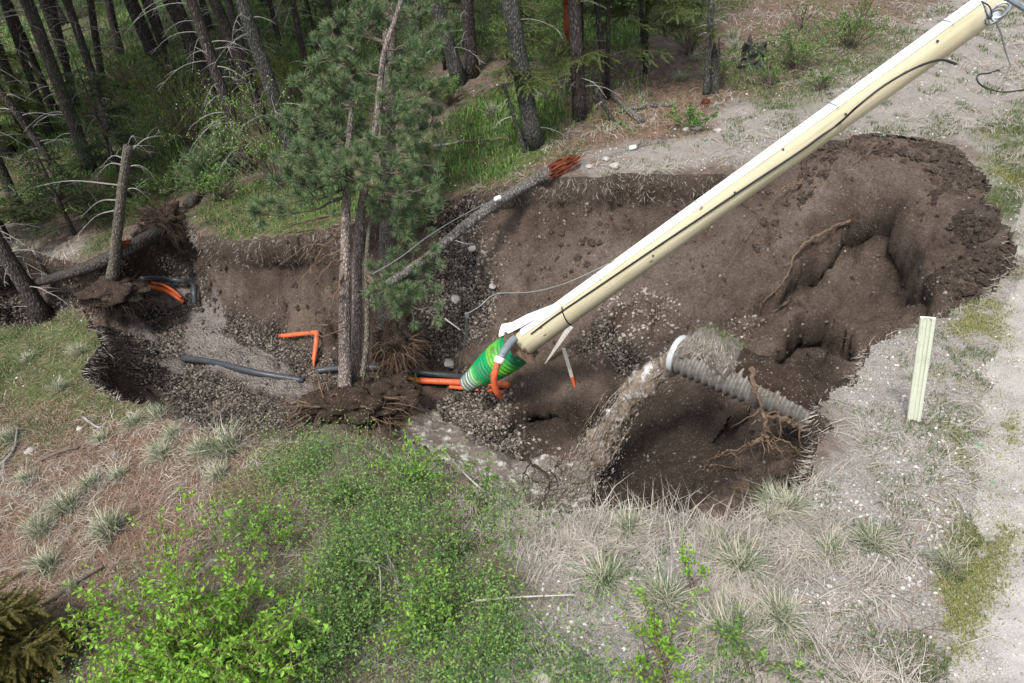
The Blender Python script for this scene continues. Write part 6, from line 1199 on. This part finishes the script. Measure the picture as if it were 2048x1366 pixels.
# broad pale leaved rosettes
def rosette_mesh(seed, n=14):
    m = MB()
    for q in range(n):
        a = q*2.4; el = .25+.5*(q/n); L = rng.uniform(.7, 1.1)*(1-.35*q/n); d = np.array([math.cos(a)*math.cos(el), math.sin(a)*math.cos(el), math.sin(el)]); s_ = np.array([-math.sin(a), math.cos(a), 0])*.17*L; V = []
        for u, w_ in ((0, .25), (.3, .8), (.6, 1), (.85, .6), (1, .05)): c_ = d*L*u-np.array([0, 0, .18*u*u]); V += [c_-s_*w_, c_+[0, 0, -.02], c_+s_*w_]
        m.add(V, [(3*i+j, 3*i+j+1, 3*i+j+4, 3*i+j+3) for i in range(4) for j in range(2)])
    o = m.build('leaf_rosette', MT['sage']); d_ = o.data; bpy.data.objects.remove(o); return d_
RS = [rosette_mesh(q) for q in range(3)]
for q, (px, py, r, lb) in enumerate(((1025,1088,26,'pale leaved plant at the right edge of the snowberry'),(1005,1095,14,'smaller pale leaved plant beside the one right of the snowberry'),(880,1105,24,'broad leaved plant in the middle of the snowberry'),(735,1048,16,'broad leaved plant in a gap near the top of the snowberry'),(765,1250,18,'broad leaved plant low in the snowberry'),(1103,1308,14,'small broad leaved plant on the bare gravel patch'),(1015,1350,24,'broad leaved plant at the bottom edge left of the large stone'),
      (285,848,15,'pale plant on the rim above the needle slope'),(250,992,9,'single pale leaf plant on the needle slope'),(95,890,12,'whitish plant at the upper left of the needle slope'),(165,1160,11,'green plant near the tussock above the stick'),(690,900,14,'green plant at the rim below the root clump'),(1410,285-5,10,'pale plant at the foot of the snag on the slope'),(1430,215,12,'pale leafed plant just right of the snag'),(1350,40,12,'pale plant at the top edge right of the fir'),(1570,70,14,'pale plant above the charred stump'),(1255,300,9,'green plant by the guy wire clamp'),(1060,373-5,9,'green sprig on the far rim above the log'),(1765,272,12,'bright green sprig on the upper right rim'),
      (1735,275,9,'smaller green sprig left of the one on the upper right rim'),(900,240,12,'pale plant in the shade behind the bright grass'),(1960,890,12,'green weed on the road edge below the post'),(1985,965,10,'small weed on the road edge'),(1905,1090,11,'green weed at the verge in the lower right'),(1740,1265,12,'green weed on the bare ground near the bottom right'),(1940,870,10,'weed at the verge right of the post'),(2040,490,9,'green weed by the right edge on the road'),(1550,1300,9,'small weed near the bottom right'),(1610,915+30,13,'bluish plant at the lower right rim'),(1150,1130,12,'pale green plant beside the bare rim soil'))):
    B = onT(float(px), min(1360., py)); t = depth(B); o = bpy.data.objects.new('leafy_plant', RS[q % 3]); C.objects.link(o); o.location = tuple(B); k_ = r*t/FPX; o.scale = (k_,)*3; o.rotation_euler = (0, 0, rng.uniform(0, 6)); tag(o, lb, 'plant', 'small broad leaved plants')

for q, (px, py, Hh, R_, n, lb, mt) in enumerate(((120,400,1.0,1.3,24,'low green bush between the left edge trunks','snow'),(200,250,1.3,1.3,24,'olive bush behind the second row of left trunks','yel'),(330,200,1.2,1.2,22,'green bush at the foot of the thick trunk at upper left','snow'),(470,270,1.0,1.3,26,'green bush just left of the flowering shrub','snow'),
    (440,400,.7,.9,24,'low grey green bush by the fallen spruce','snow'),(590,200,1.0,1.2,24,'dull bush behind the lichen spotted trunk','yel'),(700,180,1.1,1.2,22,'bush behind the crown of the big pine','snow'),(900,210,.7,.9,22,'low green bush right of the big pine crown','snow'),(1120,130,1.0,1.2,22,'green bush behind the dark upright trunk','snow'),(1380,110,1.1,1.0,22,'green bush at the right side of the dense fir','snow'),
    (330,390,.6,.8,22,'low leafy bush above the root plate','snow'),(660,20,1.2,1.8,24,'green bush at the very top of the glade','yel'),(500,60,1.2,1.8,24,'green bush beyond the glade trunks at the top','snow'),(30,180,1.4,1.3,20,'olive bush at the far left edge','yel'),(1380,260,.35,.5,14,'small low plants below the snag','snow'))):
    upshrub(px, py, Hh*1.15, R_, int(n*1.5), lb, mt, .05, 13)

for q, (px, py, Hh, R_, n, lb) in enumerate(((700,1000,.4,.45,16,'loose green sprigs near the top of the low thicket'),(840,960,.45,.4,16,'upright green sprig by the rim above the low thicket'),(900,1120,.5,.5,20,'taller leafy clump at the right of the low thicket'),(720,1200,.5,.55,22,'leafy clump in the middle of the low thicket'),
    (880,1270,.5,.5,20,'leafy clump low at the right of the thicket'),(640,1330,.55,.6,22,'dark leafy clump beside the big bright shrub at the bottom'),(960,1010,.4,.3,12,'small leafy clump at the rim by the stream'),(560,1100,.5,.4,14,'loose leafy stems right above the big bright shrub'),(1500,1340,.4,.5,14,'low leafy plant at the bottom edge of the shoulder'))):
    upshrub(px, py, Hh, R_, n, lb, 'bright' if q % 3 == 1 else 'snow', .038, 8, stemr=.005, sub=4)
for q, (px, py, L, lb) in enumerate(((640,1130,.5,'grey bare dead twigs standing in the low thicket'),(800,1170,.4,'small bare twig fan in the middle of the low thicket'),(560,1240,.5,'pale bare branches inside the big bright shrub'),(690,1290,.4,'bare dead twigs at the bottom of the thicket'))):
    m = MB(); B = onT(float(px), float(py))
    for k_ in range(7): rootwalk(m, B, rng.normal(size=3)*[.8, .8, .3]+[0, 0, .9], L*rng.uniform(.6, 1.3), .007, 1, 7, -.05, .3, 4, 0, 4)
    single('dead_twigs', m, MT['dead'], lb, 'twigs')
